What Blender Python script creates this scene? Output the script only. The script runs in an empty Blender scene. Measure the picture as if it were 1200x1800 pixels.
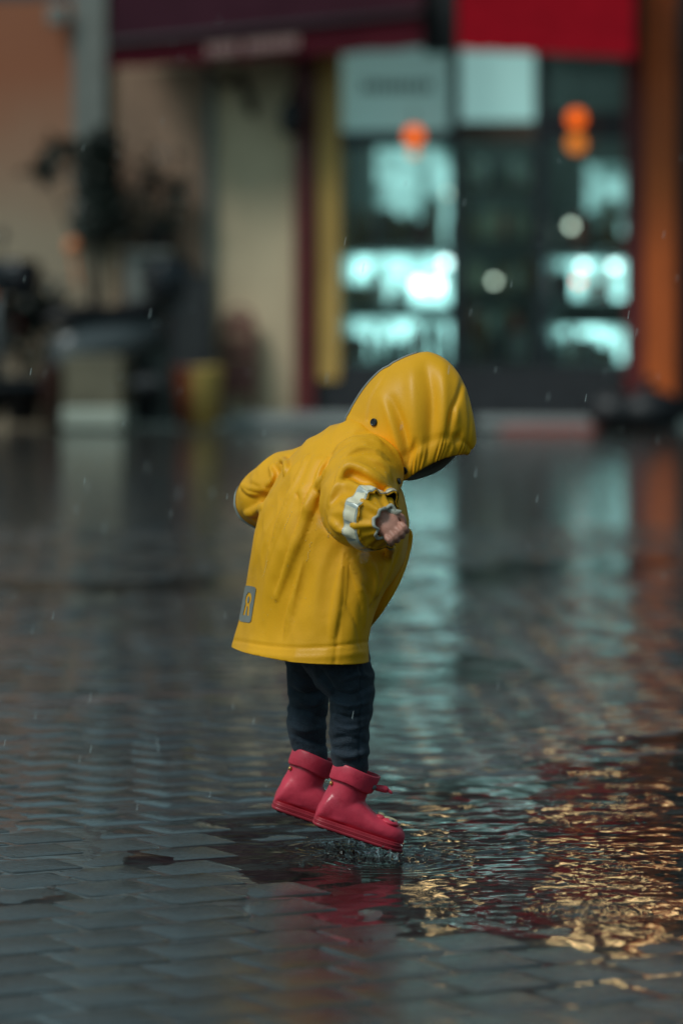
import bpy, bmesh, math, random
import numpy as np
from mathutils import Vector, Matrix, noise
random.seed(7); rng = np.random.default_rng(7)
R = math.radians
scene = bpy.context.scene
col = scene.collection

# ------------------------------------------------------------------ camera
FPX, CAMY, CAMH, HOR = 6750.0, -5.9, 0.842, 540.0      # focal length in photo pixels, place, horizon row
cam = bpy.data.cameras.new('camera')
cam.sensor_fit = 'VERTICAL'; cam.sensor_height = 36; cam.sensor_width = 24
cam.lens = 135.0
cam.shift_y = -0.2
cam.clip_start = 0.1; cam.clip_end = 900
cam.dof.use_dof = True; cam.dof.focus_distance = 5.84; cam.dof.aperture_fstop = 3.0
camo = bpy.data.objects.new('camera', cam); col.objects.link(camo)
camo.location = (0, CAMY, CAMH); camo.rotation_euler = (R(90), 0, 0)
scene.camera = camo

# ------------------------------------------------------------------ light
SUN_EL, SUN_AZ = 50.0, 232.0         # soft light from high up, behind and left of the camera
w = bpy.data.worlds.new('World'); scene.world = w; w.use_nodes = True
nt = w.node_tree; bg = nt.nodes['Background']
sky = nt.nodes.new('ShaderNodeTexSky'); sky.sky_type = 'NISHITA'; sky.sun_disc = False
sky.sun_elevation = R(SUN_EL); sky.sun_rotation = R(SUN_AZ); sky.dust_density = 3.0; sky.air_density = 1.4
hs = nt.nodes.new('ShaderNodeHueSaturation'); hs.inputs['Saturation'].default_value = 0.32
nt.links.new(sky.outputs[0], hs.inputs['Color'])
tint = nt.nodes.new('ShaderNodeMix'); tint.data_type = 'RGBA'; tint.blend_type = 'MULTIPLY'
tint.inputs[0].default_value = 1.0; tint.inputs[7].default_value = (0.63, 0.96, 1.0, 1)
nt.links.new(hs.outputs[0], tint.inputs[6]); nt.links.new(tint.outputs[2], bg.inputs['Color'])
bg.inputs['Strength'].default_value = 0.066
sun = bpy.data.lights.new('sun', 'SUN'); sun.energy = 1.5; sun.angle = R(18); sun.color = (1.0, 0.97, 0.92)
suno = bpy.data.objects.new('sun', sun); col.objects.link(suno)
suno.rotation_euler = (R(90 - SUN_EL), 0, R(180 - SUN_AZ + 0))
_az = R(SUN_AZ)
_sd = Vector((math.sin(_az) * math.cos(R(SUN_EL)), math.cos(_az) * math.cos(R(SUN_EL)), math.sin(R(SUN_EL))))
suno.rotation_euler = _sd.to_track_quat('Z', 'Y').to_euler(); suno.location = (0, -3, 12)
vs = scene.view_settings
vs.view_transform = 'Standard'; vs.look = 'None'; vs.gamma = 1; vs.exposure = 0.0; vs.use_curve_mapping = False
scene.render.engine = 'CYCLES'
scene.cycles.use_denoising = True
scene.cycles.max_bounces = 8; scene.cycles.transparent_max_bounces = 16
scene.cycles.sample_clamp_indirect = 6.0
scene.cycles.caustics_reflective = False; scene.cycles.caustics_refractive = False

# ------------------------------------------------------------------ helpers
def at(x, y, Y=0.0):
    d = Y - CAMY
    return np.array(((x - 600.0) * d / FPX, Y, CAMH - (y - HOR) * d / FPX))

def unit0(v): return np.asarray(v) / np.linalg.norm(v)

def topx(V):
    d = V[:, 1] - CAMY
    return np.stack((600 + V[:, 0] * FPX / d, HOR + (CAMH - V[:, 2]) * FPX / d), 1)

def tag(o, label=None, cat=None, group=None, kind=None):
    if label: o['label'] = label
    if cat: o['category'] = cat
    if group: o['group'] = group
    if kind: o['kind'] = kind
    return o

def empty(name, loc=(0, 0, 0), rz=0, label=None, cat=None, group=None):
    o = bpy.data.objects.new(name, None); col.objects.link(o)
    o.empty_display_size = 0.05
    o.location = loc; o.rotation_euler = (0, 0, rz)
    return tag(o, label, cat, group)

def mesh_obj(name, V, F, mat, parent=None, smooth=False):
    me = bpy.data.meshes.new(name)
    me.from_pydata([tuple(map(float, v)) for v in V], [], [tuple(map(int, f)) for f in F]); me.update()
    if smooth: me.polygons.foreach_set('use_smooth', [True] * len(me.polygons))
    o = bpy.data.objects.new(name, me); col.objects.link(o)
    if mat is not None: me.materials.append(mat)
    o.parent = parent
    return o

def link_copy(src, parent=None):
    c = src.copy(); col.objects.link(c); c.parent = parent
    for k in list(c.keys()):
        if k in ('label', 'category', 'group'): del c[k]
    return c

def copy_tree(o, parent=None):
    c = o.copy(); col.objects.link(c); c.parent = parent
    for ch in o.children: copy_tree(ch, c)
    return c

class MB:
    def __init__(s): s.V = []; s.F = []
    def add(s, V, F):
        k = len(s.V); s.V += [tuple(map(float, v)) for v in V]; s.F += [tuple(int(i) + k for i in f) for f in F]; return s
    def box(s, x0, x1, y0, y1, z0, z1, b=0.0):
        if b <= 0:
            V = [(x, y, z) for z in (z0, z1) for (x, y) in ((x0, y0), (x1, y0), (x1, y1), (x0, y1))]
            return s.add(V, [(3, 2, 1, 0), (4, 5, 6, 7), (0, 1, 5, 4), (1, 2, 6, 5), (2, 3, 7, 6), (3, 0, 4, 7)])
        bm = bmesh.new(); bmesh.ops.create_cube(bm, size=1)
        for v in bm.verts:
            v.co = Vector(((x0 + x1) / 2 + v.co.x * (x1 - x0), (y0 + y1) / 2 + v.co.y * (y1 - y0), (z0 + z1) / 2 + v.co.z * (z1 - z0)))
        bmesh.ops.bevel(bm, geom=bm.edges[:], offset=b, segments=2, affect='EDGES', profile=0.5)
        bm.verts.index_update()
        s.add([v.co for v in bm.verts], [[v.index for v in f.verts] for f in bm.faces]); bm.free(); return s
    def grid(s, rings, cap0=True, cap1=True):
        n, m = len(rings), len(rings[0]); V = [p for r in rings for p in r]; F = []
        for i in range(n - 1):
            for j in range(m):
                F.append((i * m + j, i * m + (j + 1) % m, (i + 1) * m + (j + 1) % m, (i + 1) * m + j))
        if cap0: F.append(tuple(range(m - 1, -1, -1)))
        if cap1: F.append(tuple((n - 1) * m + j for j in range(m)))
        return s.add(V, F)
    def tube(s, pts, rad, n=12, rounded=True, flat=1.0, flatdir=None):
        P = [np.array(p, float) for p in pts]; rad = list(rad) if hasattr(rad, '__len__') else [rad] * len(P)
        if rounded:
            d0 = P[0] - P[1]; d0 /= np.linalg.norm(d0) + 1e-9; d1 = P[-1] - P[-2]; d1 /= np.linalg.norm(d1) + 1e-9
            r0, r1 = rad[0], rad[-1]
            pre = [(P[0] + d0 * r0 * math.sin(a), r0 * math.cos(a)) for a in (R(84), R(60), R(32))]
            post = [(P[-1] + d1 * r1 * math.sin(a), r1 * math.cos(a)) for a in (R(32), R(60), R(84))]
            P = [p for p, _ in pre] + P + [p for p, _ in post]; rad = [r for _, r in pre] + rad + [r for _, r in post]
        rings = []; ref = None
        for i, p in enumerate(P):
            t = P[min(i + 1, len(P) - 1)] - P[max(i - 1, 0)]; t /= np.linalg.norm(t) + 1e-9
            if ref is None:
                a = np.array((0, 0, 1.0)) if abs(t[2]) < 0.9 else np.array((1.0, 0, 0)); ref = np.cross(t, a)
            ref = ref - t * np.dot(ref, t); ref /= np.linalg.norm(ref) + 1e-9; b = np.cross(t, ref)
            ring = []
            for j in range(n):
                a = 2 * math.pi * j / n; o = (ref * math.cos(a) + b * math.sin(a)) * rad[i]
                if flatdir is not None: o = o - flatdir * np.dot(o, flatdir) * (1 - flat)
                ring.append(p + o)
            rings.append(ring)
        return s.grid(rings)
    def ball(s, c, r, n=16, M=None):
        r = np.array(r if hasattr(r, '__len__') else (r, r, r), float); c = np.array(c, float); rings = []
        for i in range(1, n):
            a = math.pi * i / n
            ring = []
            for j in range(2 * n):
                b = math.pi * j / n
                q = np.array((math.sin(a) * math.cos(b), math.sin(a) * math.sin(b), -math.cos(a))) * r
                if M is not None: q = M @ q
                ring.append(c + q)
            rings.append(ring)
        return s.grid(rings)
    def lathe(s, prof, c=(0, 0, 0), n=24, cap0=True, cap1=True, sx=1, sy=1):
        return s.grid([[(c[0] + r * sx * math.cos(2 * math.pi * j / n), c[1] + r * sy * math.sin(2 * math.pi * j / n), c[2] + z) for j in range(n)] for r, z in prof], cap0, cap1)
    def build(s, name, mat, parent=None, smooth=False):
        return mesh_obj(name, s.V, s.F, mat, parent, smooth)

def catmull(P, n):
    P = np.array(P, float); k = len(P); t = np.linspace(0, k - 1, n); i = np.clip(t.astype(int), 0, k - 2); f = (t - i)[:, None]
    g = lambda j: P[np.clip(j, 0, k - 1)]
    p0, p1, p2, p3 = g(i - 1), g(i), g(i + 1), g(i + 2)
    return 0.5 * (2 * p1 + (p2 - p0) * f + (2 * p0 - 5 * p1 + 4 * p2 - p3) * f ** 2 + (3 * p1 - p0 - 3 * p2 + p3) * f ** 3)

def smooth_path(pts, n):                        # rows (px, py, Y, radius) -> world path
    P = catmull(pts, n); return [at(*p[:3]) for p in P], [p[3] for p in P]

def remesh(mb, voxel, smooth=4, lam=0.5):
    o = mesh_obj('temp_form', mb.V, mb.F, None)
    m = o.modifiers.new('r', 'REMESH'); m.mode = 'VOXEL'; m.voxel_size = voxel
    dg = bpy.context.evaluated_depsgraph_get(); dg.update()
    me = bpy.data.meshes.new_from_object(o.evaluated_get(dg))
    nv = len(me.vertices); V = np.empty(nv * 3); me.vertices.foreach_get('co', V); V = V.reshape(-1, 3)
    F = [tuple(p.vertices) for p in me.polygons]
    E = np.empty(len(me.edges) * 2, int); me.edges.foreach_get('vertices', E); E = E.reshape(-1, 2)
    old = o.data; bpy.data.objects.remove(o); bpy.data.meshes.remove(old); bpy.data.meshes.remove(me)
    V = relax(V, E, smooth, lam)
    return V, F, E

def relax(V, E, it, lam=0.5):
    n = len(V); deg = np.bincount(E.ravel(), minlength=n)[:, None]
    for _ in range(it):
        S = np.stack([np.bincount(E[:, 0], V[E[:, 1], k], n) + np.bincount(E[:, 1], V[E[:, 0], k], n) for k in range(3)], 1)
        V = V + lam * (S / np.maximum(deg, 1) - V)
    return V

def normals(V, F):
    F4 = np.array([f if len(f) == 4 else (f + (f[-1],)) for f in F])
    fn = np.cross(V[F4[:, 2]] - V[F4[:, 0]], V[F4[:, 3]] - V[F4[:, 1]])
    N = np.zeros_like(V)
    for k in range(4):
        for c in range(3): N[:, c] += np.bincount(F4[:, k], fn[:, c], len(V))
    return N / (np.linalg.norm(N, axis=1, keepdims=True) + 1e-12)

def poly_dist(P, pts):
    pts = np.array(pts, float); best = np.full(len(P), 1e9); tb = np.zeros(len(P)); L = np.linalg.norm(np.diff(pts, axis=0), axis=1); cum = np.concatenate(([0], np.cumsum(L)))
    side = np.zeros(len(P))
    for i in range(len(pts) - 1):
        a, b = pts[i], pts[i + 1]; ab = b - a; t = np.clip(((P - a) @ ab) / (ab @ ab), 0, 1)
        q = P - (a + t[:, None] * ab); d = np.linalg.norm(q, axis=1); m = d < best
        best[m] = d[m]; tb[m] = (cum[i] + t[m] * L[i]) / cum[-1]; side[m] = np.sign(ab[0] * q[m, 1] - ab[1] * q[m, 0])
    return best, tb, side

def sculpt(V, F, strokes, gain=1.0):
    """cloth folds pressed into / pulled out of the near side: (points, width px, depth mm, kind)"""
    N = normals(V, F); P = topx(V); D = np.zeros(len(V))
    face = np.clip(-N[:, 1] * 1.6 + 0.25, 0, 1)
    for st in strokes:
        pts, wd, mm = st[:3]; kind = st[3] if len(st) > 3 else 'g'
        c = catmull(pts, max(2, len(pts) * 5)) if len(pts) > 2 else np.array(pts, float)
        d, t, sd = poly_dist(P, c); env = np.sin(np.pi * np.clip(t * 0.9 + 0.05, 0, 1)) ** 0.6
        if kind == 'g': pr = np.exp(-(d / wd) ** 2)
        elif kind == 'v': pr = np.exp(-(d / (wd * 0.45))) ; pr *= np.exp(-(d / (wd * 2)) ** 2)
        elif kind == 'l':                                   # lapped fold: one side raised
            u = d / wd * sd; pr = np.where(u > 0, np.exp(-u ** 2), -0.35 * np.exp(-(u * 2.2) ** 2)); pr *= np.tanh(np.abs(u) * 3)
        elif kind == 'n': pr = np.exp(-(d / wd) ** 2); env = 1
        D += pr * env * mm * 0.001 * face * gain
    return V + N * D[:, None]

def fbm(V, sc, seed, amp, F, octv=3):
    N = normals(V, F); o = Vector((seed * 7.3, seed * 3.1, seed * 1.7)); sc = np.array(sc)
    D = np.array([noise.fractal(Vector(p) + o, 1.0, 2.0, octv) for p in (V * sc)])
    return V + N * (D * amp)[:, None]

def drape(V, F, sc, seed, amp, wt):
    N = normals(V, F); o = Vector((seed * 5.3, seed * 2.1, seed * 4.7)); sc = np.array(sc)
    D = np.array([1 - 2.2 * abs(noise.noise(Vector(p) + o)) for p in (V * sc)])
    return V + N * (D * amp * wt)[:, None]

# ------------------------------------------------------------------ materials
def new_mat(name):
    m = bpy.data.materials.new(name); m.use_nodes = True
    return m, m.node_tree, m.node_tree.nodes['Principled BSDF']

def mat(name, base, rough=0.6, var=0.0, vscale=8.0, bump=0.0, bscale=60.0, metal=0.0, coat=0.0, coatr=0.1, rvar=0.0, spec=0.5, emis=None, estr=0.0, sheen=0.0, stretch=(1, 1, 1)):
    m, t, b = new_mat(name); L = t.links
    b.inputs['Base Color'].default_value = (*base, 1); b.inputs['Roughness'].default_value = rough
    b.inputs['Metallic'].default_value = metal; b.inputs['Specular IOR Level'].default_value = 0.22; b.inputs['Coat Weight'].default_value = coat; b.inputs['Coat Roughness'].default_value = coatr
    b.inputs['Specular IOR Level'].default_value = spec; b.inputs['Sheen Weight'].default_value = sheen
    if emis: b.inputs['Emission Color'].default_value = (*emis, 1); b.inputs['Emission Strength'].default_value = estr
    if var or bump or rvar:
        tc = t.nodes.new('ShaderNodeTexCoord'); mp = t.nodes.new('ShaderNodeMapping'); L.new(tc.outputs['Object'], mp.inputs[0]); mp.inputs['Scale'].default_value = stretch
    if var or rvar:
        n = t.nodes.new('ShaderNodeTexNoise'); n.inputs['Scale'].default_value = vscale; n.inputs['Detail'].default_value = 6; L.new(mp.outputs[0], n.inputs['Vector'])
    if var:
        r = t.nodes.new('ShaderNodeMapRange'); r.inputs[1].default_value = 0.3; r.inputs[2].default_value = 0.7; r.inputs[3].default_value = 1 - var; r.inputs[4].default_value = 1 + var
        L.new(n.outputs['Fac'], r.inputs[0])
        mx = t.nodes.new('ShaderNodeMix'); mx.data_type = 'RGBA'; mx.blend_type = 'MULTIPLY'; mx.inputs[0].default_value = 1; mx.inputs[6].default_value = (*base, 1)
        L.new(r.outputs[0], mx.inputs[7]); L.new(mx.outputs[2], b.inputs['Base Color'])
    if rvar:
        r2 = t.nodes.new('ShaderNodeMapRange'); r2.inputs[1].default_value = 0.3; r2.inputs[2].default_value = 0.7; r2.inputs[3].default_value = max(0.02, rough - rvar); r2.inputs[4].default_value = rough + rvar
        L.new(n.outputs['Fac'], r2.inputs[0]); L.new(r2.outputs[0], b.inputs['Roughness'])
    if bump:
        n2 = t.nodes.new('ShaderNodeTexNoise'); n2.inputs['Scale'].default_value = bscale; n2.inputs['Detail'].default_value = 5; L.new(mp.outputs[0], n2.inputs['Vector'])
        bp = t.nodes.new('ShaderNodeBump'); bp.inputs['Strength'].default_value = bump; bp.inputs['Distance'].default_value = 0.01
        L.new(n2.outputs['Fac'], bp.inputs['Height']); L.new(bp.outputs[0], b.inputs['Normal'])
    return m

def thin_glass(name, gloss_rough=0.02, tintc=(1, 1, 1), ior=1.33, bumps=(), coords='Object', boost=1.0):
    """thin clear layer: Fresnel mix of a mirror-like film and straight-through light"""
    m, t, b = new_mat(name); t.nodes.remove(b); L = t.links; out = t.nodes['Material Output']
    tr = t.nodes.new('ShaderNodeBsdfTransparent'); tr.inputs[0].default_value = (*tintc, 1)
    gl = t.nodes.new('ShaderNodeBsdfGlossy'); gl.inputs['Roughness'].default_value = gloss_rough
    fr = t.nodes.new('ShaderNodeFresnel'); fr.inputs['IOR'].default_value = ior
    mx = t.nodes.new('ShaderNodeMixShader')
    L.new(fr.outputs[0], mx.inputs[0]); L.new(tr.outputs[0], mx.inputs[1]); L.new(gl.outputs[0], mx.inputs[2]); L.new(mx.outputs[0], out.inputs[0])
    if bumps:
        tc = t.nodes.new('ShaderNodeTexCoord'); prev = None
        for sc, st, stretch in bumps:
            mp = t.nodes.new('ShaderNodeMapping'); mp.inputs['Scale'].default_value = stretch; L.new(tc.outputs[coords], mp.inputs[0])
            n = t.nodes.new('ShaderNodeTexNoise'); n.inputs['Scale'].default_value = sc; n.inputs['Detail'].default_value = 3; L.new(mp.outputs[0], n.inputs['Vector'])
            bp = t.nodes.new('ShaderNodeBump'); bp.inputs['Strength'].default_value = st; bp.inputs['Distance'].default_value = 0.01
            L.new(n.outputs['Fac'], bp.inputs['Height'])
            if prev: L.new(prev.outputs[0], bp.inputs['Normal'])
            prev = bp
        L.new(prev.outputs[0], gl.inputs['Normal']); L.new(prev.outputs[0], fr.inputs['Normal'])
    return m

M = {}
M['yellow'] = mat('yellow_coated_fabric', (0.86, 0.41, 0.011), 0.45, var=0.10, vscale=9, bump=0.05, bscale=300, rvar=0.10, spec=0.30)
def crinkle(m, sc, st, dist):
    t = m.node_tree; L = t.links; b = t.nodes['Principled BSDF']; tc = t.nodes.new('ShaderNodeTexCoord'); n = t.nodes.new('ShaderNodeTexNoise'); n.noise_type = 'RIDGED_MULTIFRACTAL'
    n.inputs['Scale'].default_value = sc; n.inputs['Detail'].default_value = 2.5; n.inputs['Distortion'].default_value = 0.8; L.new(tc.outputs['Object'], n.inputs['Vector'])
    bp = t.nodes.new('ShaderNodeBump'); bp.inputs['Strength'].default_value = st; bp.inputs['Distance'].default_value = dist; L.new(n.outputs['Fac'], bp.inputs['Height'])
    if b.inputs['Normal'].links: L.new(b.inputs['Normal'].links[0].from_socket, bp.inputs['Normal'])
    L.new(bp.outputs[0], b.inputs['Normal'])
crinkle(M['yellow'], 11, 0.30, 0.004)
M['lining'] = mat('grey_lining', (0.16, 0.16, 0.145), 0.8, var=0.1)
M['reflective'] = mat('reflective_silver', (0.50, 0.54, 0.50), 0.35, var=0.2, vscale=60, metal=0.2)
M['pale_band'] = mat('pale_reflective_segment', (0.80, 0.74, 0.55), 0.4, var=0.08, vscale=60)
M['piping'] = mat('grey_piping', (0.20, 0.22, 0.22), 0.4)
M['snap'] = mat('black_snap', (0.012, 0.014, 0.018), 0.3)
M['skin'] = mat('skin', (0.55, 0.25, 0.18), 0.5, var=0.14, vscale=40, bump=0.1, bscale=300)
M['hair'] = mat('brown_hair', (0.05, 0.03, 0.018), 0.6)
M['eye'] = mat('dark_eye', (0.03, 0.02, 0.015), 0.15)
M['denim'] = mat('dark_denim', (0.014, 0.026, 0.042), 0.8, var=0.45, vscale=35, bump=0.35, bscale=420, sheen=0.08)
M['boot'] = mat('red_rubber', (0.68, 0.045, 0.085), 0.42, var=0.22, vscale=26, bump=0.10, bscale=70, rvar=0.22, spec=0.45)
M['sole'] = mat('red_rubber_sole', (0.40, 0.022, 0.04), 0.45, var=0.15, vscale=30)
M['tread'] = mat('dark_tread', (0.06, 0.02, 0.02), 0.6)
M['brass'] = mat('brass_stud', (0.55, 0.30, 0.10), 0.35, metal=0.6)
M['grey_metal'] = mat('grey_stud', (0.12, 0.12, 0.13), 0.35, metal=0.5)
M['cream'] = mat('cream_applique', (0.72, 0.62, 0.36), 0.5)
M['grey_app'] = mat('grey_applique', (0.30, 0.31, 0.29), 0.5)

# ------------------------------------------------------------------ ground, pavers, puddle
def wet_stone(name, base, warm, rough=0.30, bscale=90, bstr=0.25, vscale=3.0, coat=0.9, coatr=0.10, wave=0.0, per_object=True, cbf=0.9):
    m, t, b = new_mat(name); L = t.links
    geo = t.nodes.new('ShaderNodeNewGeometry'); oi = t.nodes.new('ShaderNodeObjectInfo')
    def N(sc, det=6, stretch=None):
        n = t.nodes.new('ShaderNodeTexNoise'); n.inputs['Scale'].default_value = sc; n.inputs['Detail'].default_value = det
        if stretch:
            mp = t.nodes.new('ShaderNodeMapping'); mp.inputs['Scale'].default_value = stretch; L.new(geo.outputs['Position'], mp.inputs[0]); L.new(mp.outputs[0], n.inputs['Vector'])
        else: L.new(geo.outputs['Position'], n.inputs['Vector'])
        return n
    big = N(vscale); fine = N(bscale * 1.5, 8); bigr = t.nodes.new('ShaderNodeMapRange'); bigr.inputs[1].default_value = 0.35; bigr.inputs[2].default_value = 0.65
    L.new(big.outputs['Fac'], bigr.inputs[0])
    mx = t.nodes.new('ShaderNodeMix'); mx.data_type = 'RGBA'; mx.inputs[6].default_value = (*base, 1); mx.inputs[7].default_value = (*warm, 1); L.new(bigr.outputs[0], mx.inputs[0])
    ml = t.nodes.new('ShaderNodeMix'); ml.data_type = 'RGBA'; ml.blend_type = 'MULTIPLY'; ml.inputs[0].default_value = 1; L.new(mx.outputs[2], ml.inputs[6])
    rr = t.nodes.new('ShaderNodeMapRange'); rr.inputs[1].default_value = 0.25; rr.inputs[2].default_value = 0.75; rr.inputs[3].default_value = 0.55; rr.inputs[4].default_value = 1.5; L.new(fine.outputs['Fac'], rr.inputs[0])
    if per_object:
        mo = t.nodes.new('ShaderNodeMath'); mo.operation = 'MULTIPLY_ADD'; mo.inputs[1].default_value = 0.6; mo.inputs[2].default_value = 0.7; L.new(oi.outputs['Random'], mo.inputs[0])
        mm = t.nodes.new('ShaderNodeMath'); mm.operation = 'MULTIPLY'; L.new(mo.outputs[0], mm.inputs[0]); L.new(rr.outputs[0], mm.inputs[1]); L.new(mm.outputs[0], ml.inputs[7])
    else: L.new(rr.outputs[0], ml.inputs[7])
    L.new(ml.outputs[2], b.inputs['Base Color'])
    r2 = t.nodes.new('ShaderNodeMapRange'); r2.inputs[1].default_value = 0.3; r2.inputs[2].default_value = 0.7; r2.inputs[3].default_value = rough * 0.6; r2.inputs[4].default_value = rough * 1.5
    md = N(7.0); L.new(md.outputs['Fac'], r2.inputs[0]); L.new(r2.outputs[0], b.inputs['Roughness'])
    b.inputs['Coat Weight'].default_value = coat; b.inputs['Coat Roughness'].default_value = coatr; b.inputs['Coat IOR'].default_value = 1.33
    bp = t.nodes.new('ShaderNodeBump'); bp.inputs['Strength'].default_value = bstr; bp.inputs['Distance'].default_value = 0.006
    nf = N(bscale, 6); L.new(nf.outputs['Fac'], bp.inputs['Height']); L.new(bp.outputs[0], b.inputs['Normal'])
    cb = t.nodes.new('ShaderNodeBump'); cb.inputs['Strength'].default_value = bstr * cbf; cb.inputs['Distance'].default_value = 0.006
    nc = N(bscale * 1.2, 5); L.new(nc.outputs['Fac'], cb.inputs['Height'])
    if wave:
        cw = t.nodes.new('ShaderNodeBump'); cw.inputs['Strength'].default_value = wave; cw.inputs['Distance'].default_value = 0.05
        nw = N(1.3, 4, (1, 1, 1)); L.new(nw.outputs['Fac'], cw.inputs['Height']); L.new(cw.outputs[0], cb.inputs['Normal'])
    L.new(cb.outputs[0], b.inputs['Coat Normal'])
    return m

M['paver'] = wet_stone('wet_grey_paver', (0.018, 0.021, 0.022), (0.028, 0.026, 0.022), rough=0.45, bscale=130, bstr=0.30, coat=1.0, coatr=0.055, cbf=0.7)
M['paver_far'] = wet_stone('wet_rain_beaten_paver', (0.018, 0.027, 0.031), (0.034, 0.032, 0.027), rough=0.45, bscale=60, bstr=0.25, coat=1.0, coatr=0.055, cbf=0.3)
M['paver_red'] = wet_stone('wet_red_paver', (0.11, 0.045, 0.03), (0.08, 0.045, 0.035))
M['bed'] = wet_stone('wet_ground', (0.045, 0.048, 0.048), (0.07, 0.06, 0.05), rough=0.40, bscale=22, bstr=0.25, vscale=0.9, coat=1.0, coatr=0.055, wave=0.08, per_object=False)

def puddle_depth(x, y):
    """metres the paving lies below (+) or above (-) the standing water"""
    n = noise.fractal(Vector((x * 1.1 + 3, y * 0.9, 4.0)), 1.0, 2.0, 3)
    n2 = noise.fractal(Vector((x * 3.1 + 9, y * 2.2, 7.0)), 1.0, 2.0, 2)
    c = -0.0046 + 0.0050 * n + 0.0040 * n2
    c += 0.0135 * math.exp(-((y + 0.16 - 0.12 * x) / 0.60) ** 2) * (0.28 + 0.72 / (1 + math.exp(-(x + 0.13 + 0.10 * n) / 0.05)))   # round the child
    c += 0.0090 * math.exp(-(((x - 0.62) / 0.42) ** 2 + ((y - 0.9) / 0.8) ** 2))                                   # to the right, behind
    c += 0.0085 * math.exp(-(((x - 0.22) / 0.30) ** 2 + ((y - 3.3) / 0.9) ** 2))
    c += 0.0032 * math.exp(-(((x - 0.46) / 0.26) ** 2 + ((y + 0.95) / 0.45) ** 2))                               # thin fingers towards the camera, right
    c += 0.0080 * math.exp(-(((x + 0.5) / 0.7) ** 2 + ((y - 5.6) / 0.5) ** 2))
    c += 0.0080 * math.exp(-(((x - 0.7) / 0.7) ** 2 + ((y - 6.6) / 0.7) ** 2))
    return c

BED_Z = -0.017
gV = [(-160, -60, BED_Z), (160, -60, BED_Z), (160, 300, BED_Z), (-160, 300, BED_Z)]
ground = mesh_obj('ground', gV, [(0, 1, 2, 3)], M['bed']); tag(ground, kind='structure')
bx_ = np.arange(-3.2, 3.21, .08); by_ = np.arange(-3.0, 9.01, .08); nbx = len(bx_)
pavement = mesh_obj('pavement', [(x, y, max(BED_Z + .002, -puddle_depth(x, y) - .0003 - .0011 / (1 + math.exp((y - 0.1) / 0.25)))) for y in by_ for x in bx_], [(j * nbx + i, j * nbx + i + 1, (j + 1) * nbx + i + 1, (j + 1) * nbx + i) for j in range(len(by_) - 1) for i in range(nbx - 1)], M['bed'], None, True)
tag(pavement, kind='structure')

PITCH = 0.132; GA = R(30); E1 = np.array((math.cos(GA), math.sin(GA))); E2 = np.array((-math.sin(GA), math.cos(GA)))
def paver_mesh(k, s):
    r = random.Random(k); h = (s - 0.0045) / 2; c = 0.004 + r.random() * 0.006; rings = []
    def ring(hh, cc, z, j=0.0):
        P = [(-hh + cc, -hh), (hh - cc, -hh), (hh, -hh + cc), (hh, hh - cc), (hh - cc, hh), (-hh + cc, hh), (-hh, hh - cc), (-hh, -hh + cc)]
        return [(x + r.uniform(-j, j), y + r.uniform(-j, j), z + r.uniform(-j, j) * 0.25) for x, y in P]
    rings = [ring(h, c, -0.03), ring(h, c, -0.004, 0.002), ring(h - 0.003, c, -0.0008, 0.0015), ring(h - 0.008, c, 0.0, 0.001)]
    V = [p for q in rings for p in q] + [(r.uniform(-.01, .01), r.uniform(-.01, .01), 0.0004)]
    F = []
    for i in range(3):
        for j in range(8): F.append((i * 8 + j, i * 8 + (j + 1) % 8, (i + 1) * 8 + (j + 1) % 8, (i + 1) * 8 + j))
    for j in range(8): F.append((24 + j, 24 + (j + 1) % 8, 32))
    return V, F
pv = [paver_mesh(k, PITCH) for k in range(8)]
pv_me = {}
for k, (V, F) in enumerate(pv):
    for mname in ('paver', 'paver_far', 'paver_red'):
        me = bpy.data.meshes.new('paver'); me.from_pydata(V, [], F); me.update(); me.materials.append(M[mname])
        me.polygons.foreach_set('use_smooth', [True] * len(me.polygons)); pv_me[(k, mname)] = me
spots = []
for i in range(-50, 95):
    for j in range(-40, 80):
        off = 0.5 if j % 2 else 0.0
        q = E1 * (i + off) * PITCH + E2 * j * PITCH
        if not (-2.6 < q[0] < 2.6 and -2.6 < q[1] < 8.8): continue
        z = -puddle_depth(q[0], q[1]) + random.uniform(-0.0006, 0.0006)
        d = q[1] - CAMY; px = 600 + q[0] * FPX / d; py = HOR + (CAMH - z) * FPX / d
        vis = (-60 < px < 1260) and (py < 1850)
        spots.append((not vis, d, q[0], q[1], z, j == 17))
spots.sort(key=lambda s: (s[0], s[1]))
fieldV, fieldF = ({q: [] for q in ('paver', 'paver_far', 'paver_red')} for _ in (0, 1))
for n_, (inv, d, x, y, z, red) in enumerate(spots):
    k = random.randrange(8); mn = 'paver_red' if red else ('paver' if y < 0.3 + random.uniform(-.3, .3) else 'paver_far')
    rz = GA + random.choice((0, 1, 2, 3)) * math.pi / 2 + random.uniform(-0.012, 0.012); tx, ty = random.gauss(0, .0013), random.gauss(0, .0013)
    Mx = Matrix.Translation((x, y, z)) @ Matrix.Rotation(rz, 4, 'Z') @ Matrix.Rotation(tx, 4, 'X') @ Matrix.Rotation(ty, 4, 'Y')
    if n_ < 300 and not inv:
        o = bpy.data.objects.new('paver', pv_me[(k, mn)]); col.objects.link(o); o.matrix_local = Mx; o.parent = pavement
    else:
        b0 = len(fieldV[mn]); fieldV[mn] += [tuple(Mx @ Vector(v)) for v in pv[k][0]]; fieldF[mn] += [tuple(i + b0 for i in f) for f in pv[k][1]]
for mn, nm in (('paver', 'near_paver_field'), ('paver_far', 'paver_field'), ('paver_red', 'red_paver_row')):
    tag(mesh_obj(nm, fieldV[mn], fieldF[mn], M[mn], pavement, True), kind='stuff')

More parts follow.
